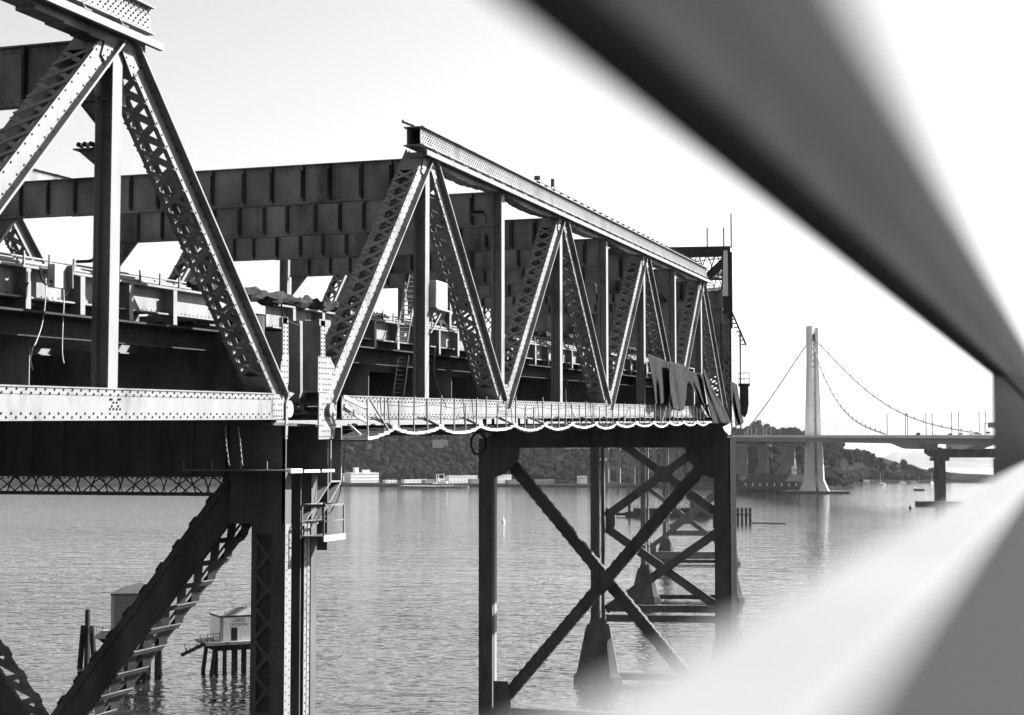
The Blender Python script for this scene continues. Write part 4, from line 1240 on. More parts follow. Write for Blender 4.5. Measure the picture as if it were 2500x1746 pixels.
# ------------------------------------------------------------------ the new suspension bridge
E1, T1, W1 = bear(2285, 1262), bear(1987, 1641), bear(1876, 1815)
AX = (T1 - E1).normalized(); AN = V(-AX.y, AX.x, 0)          # along the deck away from the camera, and to its left
DK = 53.2
nb = thing('suspension_bridge_deck', 'pale twin-deck suspension bridge roadway crossing behind the water on the right', 'bridge deck', (E1.x, E1.y, 0))
def S0(s, t, z): return V(E1.x, E1.y, 0) + AX * s + AN * t + V(0, 0, z)
def S(s, t, z): return V(E1.x, E1.y, 0) + AX * s + AN * t + V(0, 0, z + (.0125 * s if z < 60 else 0))
for t0, t1, lab in ((-38, -5, 'deck_girder'), (5, 38, 'deck_girder')):
    # box girder with sloping soffit, running from east of the pier to the island
    prof = [(t0, 0), (t1, 0), (t1, -1.1), (t1 - 5, -2.4), (t1 - 9, -5.4), (t0 + 9, -5.4), (t0 + 5, -2.4), (t0, -1.1)]
    b = MB().loft([[S(s, t, DK + z) for t, z in prof] for s in (-420, -200, 0, 200, 400, 575, 760)])
    b.build('deck_girder', 'pale_concrete', nb)
    for t in (t0 + .2, t1 - .2):
        b = MB().beam(S(-420, t, DK + .55), S(760, t, DK + .55), .3, 1.1); b.build('parapet', 'pale_concrete', nb)
for k in range(40):
    s = -60 + k * 16
    MB().beam(S(s, -5, DK - 2.2), S(s, 5, DK - 2.2), 2.5, 2.4).build('cross_beam', 'pale_concrete', nb)
b = MB().beam(S(-420, -43, DK - .3), S(600, -43, DK - .3), 4.6, .5); b.build('bike_path', 'pale_concrete', nb)
b = MB().beam(S(-420, -45.2, DK + .5), S(600, -45.2, DK + .5), .1, 1.2); b.build('path_rail', 'tower_steel', nb)
b = MB().slab([S(-70, -34, DK - 1), S(40, -34, DK - 1), S(5, -24, DK - 9.5), S(-35, -24, DK - 9.5)], AN * 14); b.build('end_haunch', 'tower_steel', nb)
b = MB().slab([S(-70, 34, DK - 1), S(40, 34, DK - 1), S(5, 24, DK - 9.5), S(-35, 24, DK - 9.5)], AN * -14); b.build('end_haunch', 'tower_steel', nb)

tw = thing('suspension_tower', 'tall pale single suspension tower with slotted shafts standing in the water', 'bridge tower', (T1.x, T1.y, 0))
def TP(a, c, z): return V(T1.x, T1.y, z) + AX * c + AN * a
ZT = 171
def half(z):
    if z < 14: return 13.0 - (z - 3) / 11 * 4.2
    return 8.8 - (8.8 - 5.6) * min(1, (z - 14) / 120)
for sa in (-1, 1):
    for sc in (-1, 1):
        rings = []
        for z in (2.5, 6, 10, 14, 40, 70, 100, 134, ZT - (0 if sa > 0 else 2)):
            h = half(z); w = h * .80
            o_ = .6
            xs = (sa * 1.55, sa * h)
            rings.append([TP(a, c, z) for a, c in ((xs[0], sc * o_), (xs[1], sc * o_), (xs[1], sc * h * .8), (xs[1] - sa * h * .15, sc * h), (xs[0], sc * h))])
        MB().loft(rings).build('shaft', 'tower_steel', tw)
z = 22
while z < ZT - 14:
    MB().box(TP(0, 0, z), AN * 1.7, AX * 2.4, V(0, 0, 1.1)).build('link_beam', 'tower_steel', tw)
    z += 6.5 if z < 46 else (13.5 if z < 120 else 6.2)
MB().box(TP(0, 0, 11), AN * 4, AX * 8, V(0, 0, 6)).build('base_panel', 'tower_steel', tw)
MB().box(TP(0, 0, ZT - 12), AN * 1.6, AX * 5, V(0, 0, 3)).build('cable_saddle', 'cable', tw)
MB().box(TP(0, 0, .6), AN * 32, AX * 17, V(0, 0, 2.0)).build('fender', 'concrete_dark', tw)
for k in range(-3, 4):
    if k: MB().box(TP(k * 5.2, -15, 4.5), AN * .15, AX * .15, V(0, 0, 2)).build('bollard_post', 'tower_steel', tw)
# main cables
TOP = ZT - 13
mc = []
def cable_thing(label, side):
    t = thing('main_cable', label, 'bridge cable', (T1.x, T1.y, 100), group='main cables of the suspension bridge')
    L1, L2 = 392, 182
    pts = []
    for k in range(41):                           # east, long side
        u = k / 40; s = L1 - u * (L1 - 5)
        z = TOP + (DK + 2 - TOP) * (u * .42 + u * u * .58 if False else 1 - (1 - u) ** 2.0 if False else u) - 26 * math.sin(math.pi * u) * (1 - .15 * u)
        pts.append(S0(s, side * 37 * u ** .8 + side * .8, z))
    MB().tube(pts, .55, 6).build('cable_run', 'island_concrete', t)
    for k in range(2, 40, 1):
        p_ = pts[k]; s = (p_ - V(E1.x, E1.y, 0)).dot(AX); ft_ = S(s, side * 37.5, DK + .5)
        MB().tube([p_, ft_], .1, 3).build('hanger', 'steel', t)
        if k % 2 == 0: MB().box(p_ + V(0, 0, .5), AX * .35, AN * .35, V(0, 0, 1.5)).build('cable_clamp', 'island_concrete', t)
    pts = []
    for k in range(25):                           # west, short side
        u = k / 24; s = L1 + u * (L2 - 2)
        pts.append(S0(s, side * 37 * u ** .8 + side * .8, TOP + (DK + 8 - TOP) * u - 5 * math.sin(math.pi * u)))
    MB().tube(pts, .55, 6).build('cable_run', 'island_concrete', t)
    for k in range(2, 24):
        p_ = pts[k]; s = (p_ - V(E1.x, E1.y, 0)).dot(AX); ft_ = S(s, side * 37.5, DK + .5)
        MB().tube([p_, ft_], .1, 3).build('hanger', 'steel', t)
        if k % 2 == 0: MB().box(p_ + V(0, 0, .5), AX * .35, AN * .35, V(0, 0, 1.5)).build('cable_clamp', 'island_concrete', t)
cable_thing('main cable sweeping farthest right from the tower top down to the deck', -1)
cable_thing('steeper main cable sagging close beside the tower', 1)
# pier of the approach spans on the right
sp_ = thing('approach_pier', 'dark concrete approach pier with a wide cap beam at the right under the new deck', 'bridge pier', (E1.x, E1.y, 0))
c = bear(2300, 1262)
def rect(c, hx, hy, z): return [V(c.x, c.y, z) + AN * x + AX * yy for x, yy in ((-hx, -hy), (hx, -hy), (hx, hy), (-hx, hy))]
cc = c + AN * 2
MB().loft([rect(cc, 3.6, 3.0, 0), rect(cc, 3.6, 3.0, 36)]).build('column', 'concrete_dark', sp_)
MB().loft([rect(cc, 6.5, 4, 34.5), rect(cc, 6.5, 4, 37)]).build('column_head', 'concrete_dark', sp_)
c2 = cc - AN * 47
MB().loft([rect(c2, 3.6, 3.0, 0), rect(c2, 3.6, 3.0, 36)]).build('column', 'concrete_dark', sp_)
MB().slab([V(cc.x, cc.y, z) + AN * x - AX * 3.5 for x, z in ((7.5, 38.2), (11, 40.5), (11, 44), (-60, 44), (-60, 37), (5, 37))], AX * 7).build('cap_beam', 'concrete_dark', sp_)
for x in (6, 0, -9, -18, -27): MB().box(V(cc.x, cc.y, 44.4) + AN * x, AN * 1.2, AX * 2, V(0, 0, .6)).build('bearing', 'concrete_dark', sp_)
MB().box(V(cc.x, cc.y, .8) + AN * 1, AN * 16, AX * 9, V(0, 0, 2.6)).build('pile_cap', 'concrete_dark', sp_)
# lamp posts on the new deck
lp = [(2167, 'leftmost'), (2212, 'second'), (2217, 'third'), (2262, 'fourth'), (2277, 'fifth'), (2325, 'sixth'), (2342, 'seventh'), (2392, 'eighth'), (2408, 'rightmost')]
def lamp_post(px, rr, label, h=18.5, grp='lamp posts on the new bridge'):
    c = bear(px, rr, DK)
    t = thing('lamp_post', label, 'lamp post', c, group=grp)
    MB().tube([c, c + V(0, 0, h)], .42, 6, .34).build('pole', 'steel', t)
    for k in range(6): MB().box(c + V(0, 0, h - .4 - k * .9), V(.5, 0, 0), V(0, .3, 0), V(0, 0, .15)).build('light_module', 'steel', t)
for px, w_ in lp: lamp_post(px, 1262 + (2285 - px) * .25, '%s slender lamp post on the new bridge deck right of the tower' % w_)
for px, w_ in ((1826, 'leftmost'), (1835, 'second'), (1847, 'third'), (1864, 'fourth'), (1871, 'fifth'), (1883, 'sixth'), (1906, 'rightmost')):
    lamp_post(px, 1830 - (px - 1826) * .8, '%s lamp post on the far deck between the left cable and the tower' % w_, 17)
# overhead sign gantry at the far right
c = bear(2404, 1180, DK)
t = thing('sign_gantry', 'overhead road sign on a gantry at the right end of the new deck', 'road sign', c)
MB().tube([c, c + V(0, 0, 9)], .25, 6).build('mast', 'cable', t)
MB().beam(c + V(0, 0, 8.5), bear(2470, 1180, DK + 8.5), .3, .3).build('arm', 'cable', t)
MB().slab([bear(2413, 1179, DK + 5.2), bear(2480, 1179, DK + 5.2), bear(2480, 1179, DK + 9), bear(2413, 1179, DK + 9)], AX * .3).build('sign_panel', 'sign_face', t)
# traffic
for i, (px, kd) in enumerate(((2133, 0), (2141, 1), (2155, 0), (2190, 0), (2204, 0), (2242, 2), (2284, 1), (2320, 0), (2346, 0), (2372, 1), (2384, 0), (2413, 0))):
    rr = 1262 + (2285 - px) * .9
    t = thing('car', 'tiny %s on the new bridge, %s from the left in the line of traffic' % (('dark car', 'pale car', 'dark lorry')[kd], ('first', 'second', 'third', 'fourth', 'fifth', 'sixth', 'seventh', 'eighth', 'ninth', 'tenth', 'eleventh', 'twelfth')[i]), 'car' if kd != 2 else 'lorry', bear(px, rr, DK), math.atan2(AX.y, AX.x), 'traffic on the new bridge')
    m_ = 'hull_dark' if kd != 1 else 'white_paint'
    L, hh = (2.3, .55) if kd != 2 else (4, 1.3)
    MB().bb(-L, L, -.9, .9, .9, .9 + hh * 1.1).build('body', m_, t, True)
    MB().loft([[V(x, yy, z) for x, yy in ((-a, -.8), (a * .7, -.8), (a * .7, .8), (-a, .8))] for a, z in ((L * .7, .9 + hh * 1.1), (L * .55, .9 + hh * 2.1))]).build('cabin', 'glass_dark' if kd == 0 else m_, t, True)
    for x in (-L * .6, L * .6):
        for yy in (-.85, .85): MB().tube([V(x, yy - .1, .45), V(x, yy + .1, .45)], .45, 8).build('wheel', 'hull_dark', t, True)
# ------------------------------------------------------------------ island: trees, viaduct, buildings
def leaf_blob(b, c, r, n_, sz, rg):
    """leaf-clump faces scattered through an uneven crown"""
    for k in range(n_):
        while True:
            p_ = V(rg.uniform(-1, 1), rg.uniform(-1, 1), rg.uniform(-1, 1))
            if .12 < p_.length < 1: break
        p_ = V(p_.x * r[0], p_.y * r[1], p_.z * r[2]) + c
        a_ = V(rg.gauss(0, 1), rg.gauss(0, 1), rg.gauss(0, 1)).normalized()
        d_ = a_.cross(V(rg.gauss(0, 1), rg.gauss(0, 1), rg.gauss(0, 1))).normalized()
        s_ = sz * rg.uniform(.5, 1.3); n0 = len(b.v)
        b.v += [p_ - a_ * s_, p_ + d_ * s_ * .6, p_ + a_ * s_ * .9, p_ - d_ * s_ * .6]
        b.f.append((n0, n0 + 1, n0 + 2, n0 + 3))
def lump(b, c, r, rg, nu=7, nv=5):
    """a solid uneven clump of foliage"""
    n0 = len(b.v); b.v.append(c - V(0, 0, r[2]))
    for j in range(1, nv):
        th_ = math.pi * j / nv
        for i in range(nu):
            a_ = 2 * math.pi * (i + .5 * (j % 2)) / nu; k_ = rg.uniform(.72, 1.12)
            b.v.append(c + V(r[0] * math.sin(th_) * math.cos(a_) * k_, r[1] * math.sin(th_) * math.sin(a_) * k_, -r[2] * math.cos(th_) * rg.uniform(.85, 1.1)))
    b.v.append(c + V(0, 0, r[2])); top = len(b.v) - 1
    for i in range(nu):
        b.f.append((n0, n0 + 1 + (i + 1) % nu, n0 + 1 + i))
        b.f.append((top, top - nu + i, top - nu + (i + 1) % nu))
    for j in range(nv - 2):
        for i in range(nu):
            p_ = n0 + 1 + j * nu
            b.f.append((p_ + i, p_ + (i + 1) % nu, p_ + nu + (i + 1) % nu, p_ + nu + i))
def tree(label, px, r_, ztop, w, zb=None, seed=0, dens=260, grp='single trees on the island skyline', kind='round'):
    rg = random.Random(seed)
    if zb is None: zb = gz(px, r_ - lerp_tab(SHORE, px))
    c = bear(px, r_, zb)
    t = thing('tree', label, 'tree', c, group=grp)
    h = max(7, ztop - zb)
    b = MB(); trunk_top = c + V(rg.uniform(-.5, .5), 0, h * .75)
    b.tube([c, c.lerp(trunk_top, .5) + V(rg.uniform(-.4, .4), 0, 0), trunk_top], .5, 6, .18)
    for k in range(5):
        s_ = c.lerp(trunk_top, rg.uniform(.4, .9)); e_ = s_ + V(rg.uniform(-1, 1) * w * .4, rg.uniform(-1, 1) * w * .4, h * rg.uniform(.1, .25))
        b.tube([s_, e_], .22, 5, .08)
    b.build('trunk', 'bark', t)
    b = MB(); k = 7
    for i in range(k):
        a_ = rg.uniform(0, 6.28); q_ = rg.uniform(0, .75) * w / 2
        cc = c + V(math.cos(a_) * q_, math.sin(a_) * q_, h * rg.uniform(.5, .86))
        rr_ = (w * rg.uniform(.2, .34), w * rg.uniform(.2, .34), h * rg.uniform(.1, .18))
        lump(b, cc, tuple(x * .78 for x in rr_), rg)
        leaf_blob(b, cc, tuple(x * 1.08 for x in rr_), dens // k, .7, rg)
    b.build('crown', 'leaf', t)
sk = [(1836, 1022, 12), (1852, 1018, 15), (1872, 1030, 13), (1890, 1036, 12), (1912, 1042, 15), (1932, 1040, 16), (1950, 1045, 14), (1962, 1050, 11)]
for i, (px, py, w) in enumerate(sk):
    r_ = lerp_tab(SHORE, px) + 330
    tree('%s tree on the wooded skyline left of the suspension tower, above the deck' % ('first', 'second', 'third', 'fourth', 'fifth', 'sixth', 'seventh', 'eighth')[i], px, r_, atR(px, py, r_).z, w * 1.1, seed=i, dens=420)
sk2 = [(2070, 1088, 22), (2092, 1090, 24), (2112, 1096, 22), (2128, 1104, 20), (2143, 1113, 18), (2158, 1125, 15), (2180, 1124, 17), (2206, 1119, 24), (2222, 1131, 20), (2240, 1139, 17), (2254, 1145, 13), (2276, 1141, 15), (2290, 1136, 14)]
for i, (px, py, w) in enumerate(sk2):
    r_ = lerp_tab(SHORE, px) + 75
    tree('%s spreading tree from the left on the low point right of the tower' % ('first', 'second', 'third', 'fourth', 'fifth', 'sixth', 'seventh', 'eighth', 'ninth', 'tenth', 'eleventh', 'twelfth', 'thirteenth')[i], px, r_, atR(px, py, r_).z, w * 1.05, seed=50 + i, dens=520)
# the wooded hillside reads as one mass
rg = random.Random(5); b = MB()
N = 4200
for k in range(N):
    px = rg.uniform(700, 2070) if k % 5 else rg.uniform(2040, 2310)
    hc = lerp_tab(CREST, px)
    dr = rg.uniform(95, 440) if px < 2050 else rg.uniform(28, 130)
    if px < 2050 and hc < 8: continue
    r_ = lerp_tab(SHORE, px) + dr
    th = rg.uniform(6, 13) if px < 2050 else rg.uniform(5, 14) * (1 if px < 2170 else .6)
    c = bear(px, r_, gz(px, dr) + th * .5)
    q_ = 2.2 + 6.5 * rg.random() ** 2
    rr_ = (q_ * rg.uniform(.8, 1.3), q_ * rg.uniform(.8, 1.3), th * .3 + q_ * .55)
    lump(b, c, rr_, rg, 8, 6)
    leaf_blob(b, c, tuple(x * 1.12 for x in rr_), 14, .8, rg)
b.build('woodland', 'leaf')['kind'] = 'stuff'
bpy.data.objects['woodland']['label'] = 'dark wooded hillside of the island'

# viaduct columns on the island
def column(px, r_, w, y_top, y_bot, label, matn='island_concrete'):
    top, bot = atR(px, y_top, r_), atR(px, y_bot, r_)
    t = thing('viaduct_column', label, 'column', V(bot.x, bot.y, bot.z - 2), group='viaduct columns on the island shore')
    c = bear(px, r_, 0)
    r2 = lambda h, z: [V(c.x, c.y, z) + V(x, yy, 0) for x, yy in ((-h, -h * .7), (h, -h * .7), (h, h * .7), (-h, h * .7))]
    MB().loft([r2(w / 2, bot.z - 6), r2(w / 2, top.z)]).build('shaft', matn, t)
    MB().loft([r2(w * .75, top.z - 3.2), r2(w * .8, top.z - 1.2)]).build('cap', matn, t)
names = ('first', 'second', 'third', 'fourth', 'fifth', 'sixth', 'seventh', 'eighth', 'ninth', 'tenth')
for i, (px, w, yb) in enumerate(((1482, 4.5, 1166), (1510, 4.5, 1168), (1533, 3.5, 1148), (1545, 5, 1172), (1562, 4.5, 1172), (1597, 4.5, 1172), (1622, 7, 1160), (1642, 8, 1160), (1660, 5, 1160), (1690, 8, 1165))):
    column(px, 1925, w, 1086, yb, '%s pale viaduct column from the left, framed by the pier bracing' % names[i])
for i, (px, w, yb) in enumerate(((1802, 5, 1145), (1815, 9, 1148), (1863, 11, 1142), (1918, 9, 1152), (1931, 9, 1156))):
    column(px, 1785, w, 1084, yb, '%s wide concrete column from the left under the new deck beside the tower' % names[i])
o = MB().slab([bear(1380, 1930, 47), bear(1800, 1930, 47), bear(1800, 1945, 47), bear(1380, 1945, 47)], V(0, 0, 3.2)).build('viaduct_deck', 'pale_concrete'); tag(o, 'pale viaduct deck along the island behind the steel piers', 'bridge deck')
# buildings
def building(label, px, r_, w, d_, z0, h, matn, floors=0, cols_=0, roof=None, rz=None, win='glass_dark', name='building', grp='buildings along the island shore', tower=None, ww=1.2, wh=1.6):
    c = bear(px, r_, z0)
    ang = math.atan2(c.y, c.x) - math.pi / 2 + (.55 if matn in ('white_paint', 'tin') else 0) if rz is None else rz
    t = thing(name, label, 'building', c, ang, grp)
    wall = MB().bb(-w / 2, w / 2, 0, d_, 0, h).build('wall', matn, t, True)
    if roof == 'gable':
        MB().slab([V(-w / 2 - .6, -.6, h), V(-w / 2 - .6, d_ + .6, h), V(-w / 2 - .6, d_ / 2, h + d_ * .32)], V(w + 1.2, 0, 0)).build('roof', 'roof_dark', t, True)
    elif roof == 'hip':
        MB().loft([[V(-w / 2 - .4, -.4, h), V(w / 2 + .4, -.4, h), V(w / 2 + .4, d_ + .4, h), V(-w / 2 - .4, d_ + .4, h)], [V(-w * .2, d_ * .5, h + d_ * .3), V(w * .2, d_ * .5, h + d_ * .3), V(w * .2, d_ * .52, h + d_ * .3), V(-w * .2, d_ * .52, h + d_ * .3)]]).build('roof', 'roof_dark', t, True)
    else:
        MB().bb(-w / 2 - .2, w / 2 + .2, -.2, d_ + .2, h, h + .5).build('parapet', matn, t, True)
    if floors:
        me = None
        for f in range(floors):
            for k in range(cols_):
                x = -w / 2 + (k + .5) * w / cols_; z = (f + .55) * h / floors
                if me is None:
                    fo = MB().bb(-ww / 2, ww / 2, -.12, .02, -wh / 2, wh / 2).build('window', win, t, True); me = fo.data
                else:
                    fo = bpy.data.objects.new('window', me); scene.collection.objects.link(fo); fo.parent = t
                fo.location = (x, 0, z)
    if tower:
        for x, tw_, th in tower:
            MB().bb(x - tw_ / 2, x + tw_ / 2, .5, tw_ + .5, h, h + th).build('tower', matn, t, True)
            MB().bb(x - tw_ / 2 - .3, x + tw_ / 2 + .3, .2, tw_ + .8, h + th, h + th + .5).build('tower_cap', matn, t, True)
    return t
mpx = 2015 / FPX
building('white three-storey block with two roof turrets on the shore left of centre', 891, 2030, 80 * mpx, 16, 4, 21 * mpx + 1, 'white_paint', 3, 15, tower=[(-22 * mpx, 10 * mpx, 13 * mpx), (8 * mpx, 14 * mpx, 7 * mpx)])
building('white end block partly hidden by the pier, left of the turreted block', 836, 2035, 26 * mpx, 14, 4, 21 * mpx, 'white_paint', 3, 6)
for i, (px, w, h, mt, lab) in enumerate((
        (956, 16, 3, 'white_paint', 'low white shed right of the turreted block'),
        (1016, 34, 4, 'white_paint', 'long low white shed in the middle of the shore'),
        (1050, 14, 4, 'tin', 'short grey shed right of the long low shed'),
        (1082, 12, 5, 'white_paint', 'small white hut behind the harbour frame'),
        (1101, 9, 6, 'white_paint', 'cube-shaped white hut left of the flat-roofed hall'),
        (1131, 42, 9, 'white_paint', 'two-storey flat-roofed white hall on the shore left of the tall pier'),
        (1169, 22, 5, 'tin', 'pale shed touching the left leg of the tall pier'),
        (1232, 20, 10, 'white_paint', 'pale block just right of the left pier leg'),
        (1262, 26, 4, 'tin', 'low grey shed right of the pale block'),
        (1330, 30, 4, 'tin', 'long grey shed below the dark hillside'),
        (1372, 20, 3.5, 'house_dark', 'dark low hut on the shore in the bracing'),
        (1425, 10, 9, 'white_paint', 'narrow white hut beside the second pier'))):
    building(lab, px, lerp_tab(SHORE, px) + 30, w, 8, 3.6, h, mt, 1 if h < 8 else 2, max(2, int(w / 5)), ww=1.0, wh=1.1)
for i, (px, py, w, h, lab) in enumerate(((1070, 1089, 16, 9, 'pale villa high on the wooded hillside'), (1086, 1085, 8, 6, 'small pale house beside the villa on the hillside'), (858, 1100, 6, 5, 'tiny pale house on the hillside at the left'), (902, 1092, 6, 4, 'tiny pale cottage on the hillside above the turreted block'))):
    r_ = lerp_tab(SHORE, px) + 250
    building(lab, px, r_, w, 8, atR(px, py + 4, r_).z, h, 'pale_concrete', 2, 4, 'gable', ww=1.2, wh=1.4)
building('long dark hall with small pale windows and a low roof beside the tower base', 1890, 1700, 68, 22, 3.4, 8, 'house_dark', 1, 9, 'gable', win='pale_concrete', ww=1.6, wh=3)
building('dark gabled end hall left of the long hall by the tower', 1832, 1712, 24, 20, 3.4, 10, 'house_dark', 1, 3, 'gable', win='pale_concrete', ww=1.6, wh=3)
building('small white kiosk on the shore left of the tower base', 1941, 1715, 4, 4, 18, 9, 'white_paint', 1, 2)
# quay along the island
b = MB()
for px in range(800, 1460, 20):
    a_, c_ = bear(px, lerp_tab(SHORE, px) - 10, 1.4), bear(px + 20, lerp_tab(SHORE, px + 20) - 10, 1.4)
    b.beam(a_, c_, 6, 2.8)
o = b.build('quay_wall', 'concrete_dark'); tag(o, 'long dark quay along the island shore', 'quay')
c = bear(1075, 2005, 3)
t = thing('harbour_frame', 'pale open gantry frame standing on the quay', 'gantry', c)
for px in (1066, 1071, 1084): MB().tube([bear(px, 2005, 2), bear(px, 2005, 15)], .35, 5).build('post', 'white_paint', t)
MB().beam(bear(1066, 2005, 15), bear(1084, 2005, 15), .7, .7).build('crossbar', 'white_paint', t)
# vessel moored at the quay
def boat(label, px, py, L, hh, mast, rz, matn='white_paint', group='boats moored off the island', cabin=True, name='sailboat', cat='boat'):
    c = onZ(px, py)
    t = thing(name, label, cat, c, rz, group)
    prof = []
    for k, (x, w, z) in enumerate(((-.5, .72, .1), (-.3, .95, .03), (0, 1, 0), (.28, .72, .05), (.5, .06, .3))):
        W = L * .15 * w
        prof.append([V(x * L, -W, hh * (1 + z)), V(x * L, -W * .75, 0), V(x * L, 0, -.4), V(x * L, W * .75, 0), V(x * L, W, hh * (1 + z))])
    MB().loft(prof).build('hull', matn, t, True)
    if cabin: MB().loft([[V(x * L, yy * L * .09, z) for x, yy in ((-.2, -1), (.2, -.7), (.2, .7), (-.2, 1))] for z in (hh, hh + L * .08)]).build('cabin', 'white_paint', t, True)
    if mast:
        MB().tube([V(.05 * L, 0, hh), V(.05 * L, 0, hh + mast)], .14, 5, .08).build('mast', 'white_paint', t, True)
        MB().tube([V(.05 * L, 0, hh + 1.6), V(-.38 * L, 0, hh + 1.6)], .1, 5).build('boom', 'white_paint', t, True)
    return t
boat('white sailboat with a tall mast, leftmost of the moored sailboats', 2151, 1184, 12, 1.6, 15, 2.6)
boat('small white sailboat near the far bank in the middle of the moorings', 2203, 1180, 10, 1.3, 13, .5)
boat('faint pale sailboat lying broadside in front of the low point', 2232, 1181, 11, 1.1, 5, .2)
boat('dark-hulled sailboat nearest to the viewer off the low point', 2244, 1198, 12, 1.6, 14, .35, 'hull_dark')
boat('small sailboat close left of the concrete approach pier', 2275, 1180, 9, 1.2, 13, 1.2)
mb_ = boat('white motor yacht under way, right of the suspension tower', 2104, 1179, 22, 2.6, 0, .25, name='motor_yacht')
MB().bb(-6, 3, -2, 2, 3.9, 6).build('upper_cabin', 'white_paint', mb_, True)
MB().tube([V(-2, 0, 6), V(-3, 0, 10)], .2, 5).build('radar_mast', 'white_paint', mb_, True)
boat('tiny white launch behind the motor yacht', 2082, 1181, 6, 1, 0, .2, name='launch')
boat('white workboat moored at the quay below the gantry frame', 1082, 1188, 26, 4, 9, .1, name='workboat')
t = boat('long pale barge moored along the quay', 1062, 1191, 84, 2.2, 0, 0.02, 'tin', cabin=False, name='quay_barge', cat='barge')

# ------------------------------------------------------------------ crane barge between the piers
c = onZ(1655, 1262)
ang = math.atan2(c.y, c.x) - math.pi / 2
cbg = thing('crane_barge', 'dark crane barge with a lattice boom seen between the steel piers', 'barge', c, ang + .05)
MB().loft([[V(x * 33, y_, z) for y_, z in ((-8, 3.2), (-8, 0), (8, 0), (8, 3.2))] for x in (-1, -.96, 1)]).build('hull', 'hull_dark', cbg, True)
MB().bb(-28, 20, -7.7, 7.7, 3.2, 5.6).build('deck_cargo', 'hull_dark', cbg, True)
for k in range(24): MB().bb(-27.5 + k * 2, -27.2 + k * 2, -7.9, -7.75, 5.6, 7.0).build('rail_post', 'hull_dark', cbg, True)
MB().bb(-27.5, 19, -7.9, -7.8, 6.9, 7.0).build('rail', 'hull_dark', cbg, True)
MB().tube([V(-30.6, -6, 3), V(-30.6, -6, 15)], .9, 8).build('spud_pile', 'hull_dark', cbg, True)
MB().bb(8, 18, -5, 5, 5.6, 12).build('crane_house', 'house_dark', cbg, True)
bm = MB(); a_, e_ = V(8, 0, 8), V(-44, 0, 36)
d_ = (e_ - a_).normalized(); u_ = d_.cross(V(0, 1, 0))
for sy in (-.8, .8):
    for sz in (-.8, .8): bm.beam(a_ + V(0, sy, 0) + u_ * sz, e_ + V(0, sy * .5, 0) + u_ * sz * .6, .22, .22)
L = (e_ - a_).length; k = 24
for i in range(k):
    s_ = .8 if i % 2 else -.8
    for sy in (-.8, .8): bm.beam(a_.lerp(e_, i / k) + V(0, sy, 0) + u_ * s_, a_.lerp(e_, (i + 1) / k) + V(0, sy, 0) - u_ * s_, .1, .1)
bm.build('boom', 'hull_dark', cbg, True)
MB().tube([V(14, 0, 24), e_], .14, 4).tube([V(14, 0, 20), V(14, 0, 24)], .4, 5).build('boom_stay', 'hull_dark', cbg, True)
MB().tube([e_, V(-20, 0, 6)], .1, 4).build('hoist_line', 'cable', cbg, True)
MB().bb(e_.x - 6, e_.x - .5, -1.2, 1.2, e_.z - .8, e_.z + 1).build('boom_tip', 'white_paint', cbg, True)
MB().loft([[V(-33 - q_, y_, z) for y_, z in ((-3, 2.5), (-3, .8), (3, .8), (3, 2.5))] for q_ in (0, 6)]).build('bow_rake', 'hull_dark', cbg, True)
c = onZ(1808, 1278); t = thing('fender_piles', 'row of dark fender piles standing in the water right of the tall pier', 'piles', c)
for k in range(6): MB().tube([c + V(-6 + k * 2.3, 0, -2), c + V(-6 + k * 2.3, 0, 9)], .8, 7).build('pile', 'wood', t)
MB().beam(c + V(-6.5, -.9, 5), c + V(6, -.9, 5), .4, .8).build('wale', 'wood', t)
MB().beam(c + V(6, 0, .4), c + V(26, -2, .3), .7, .6).build('floating_boom', 'wood', t)
for lab, px, py in (('small white conical buoy on open water left of the second pier', 1229, 1275), ('dark buoy on the water right of the tall pier', 2222, 1242)):
    c = onZ(px, py); t = thing('buoy', lab, 'buoy', c)
    MB().tube([c + V(0, 0, -.3), c + V(0, 0, .8)], 1.1, 10, 1.0).build('float', 'white_paint' if px < 2000 else 'hull_dark', t)
    MB().tube([c + V(0, 0, .8), c + V(0, 0, 3)], .7, 8, .1).build('topmark', 'white_paint' if px < 2000 else 'hull_dark', t)

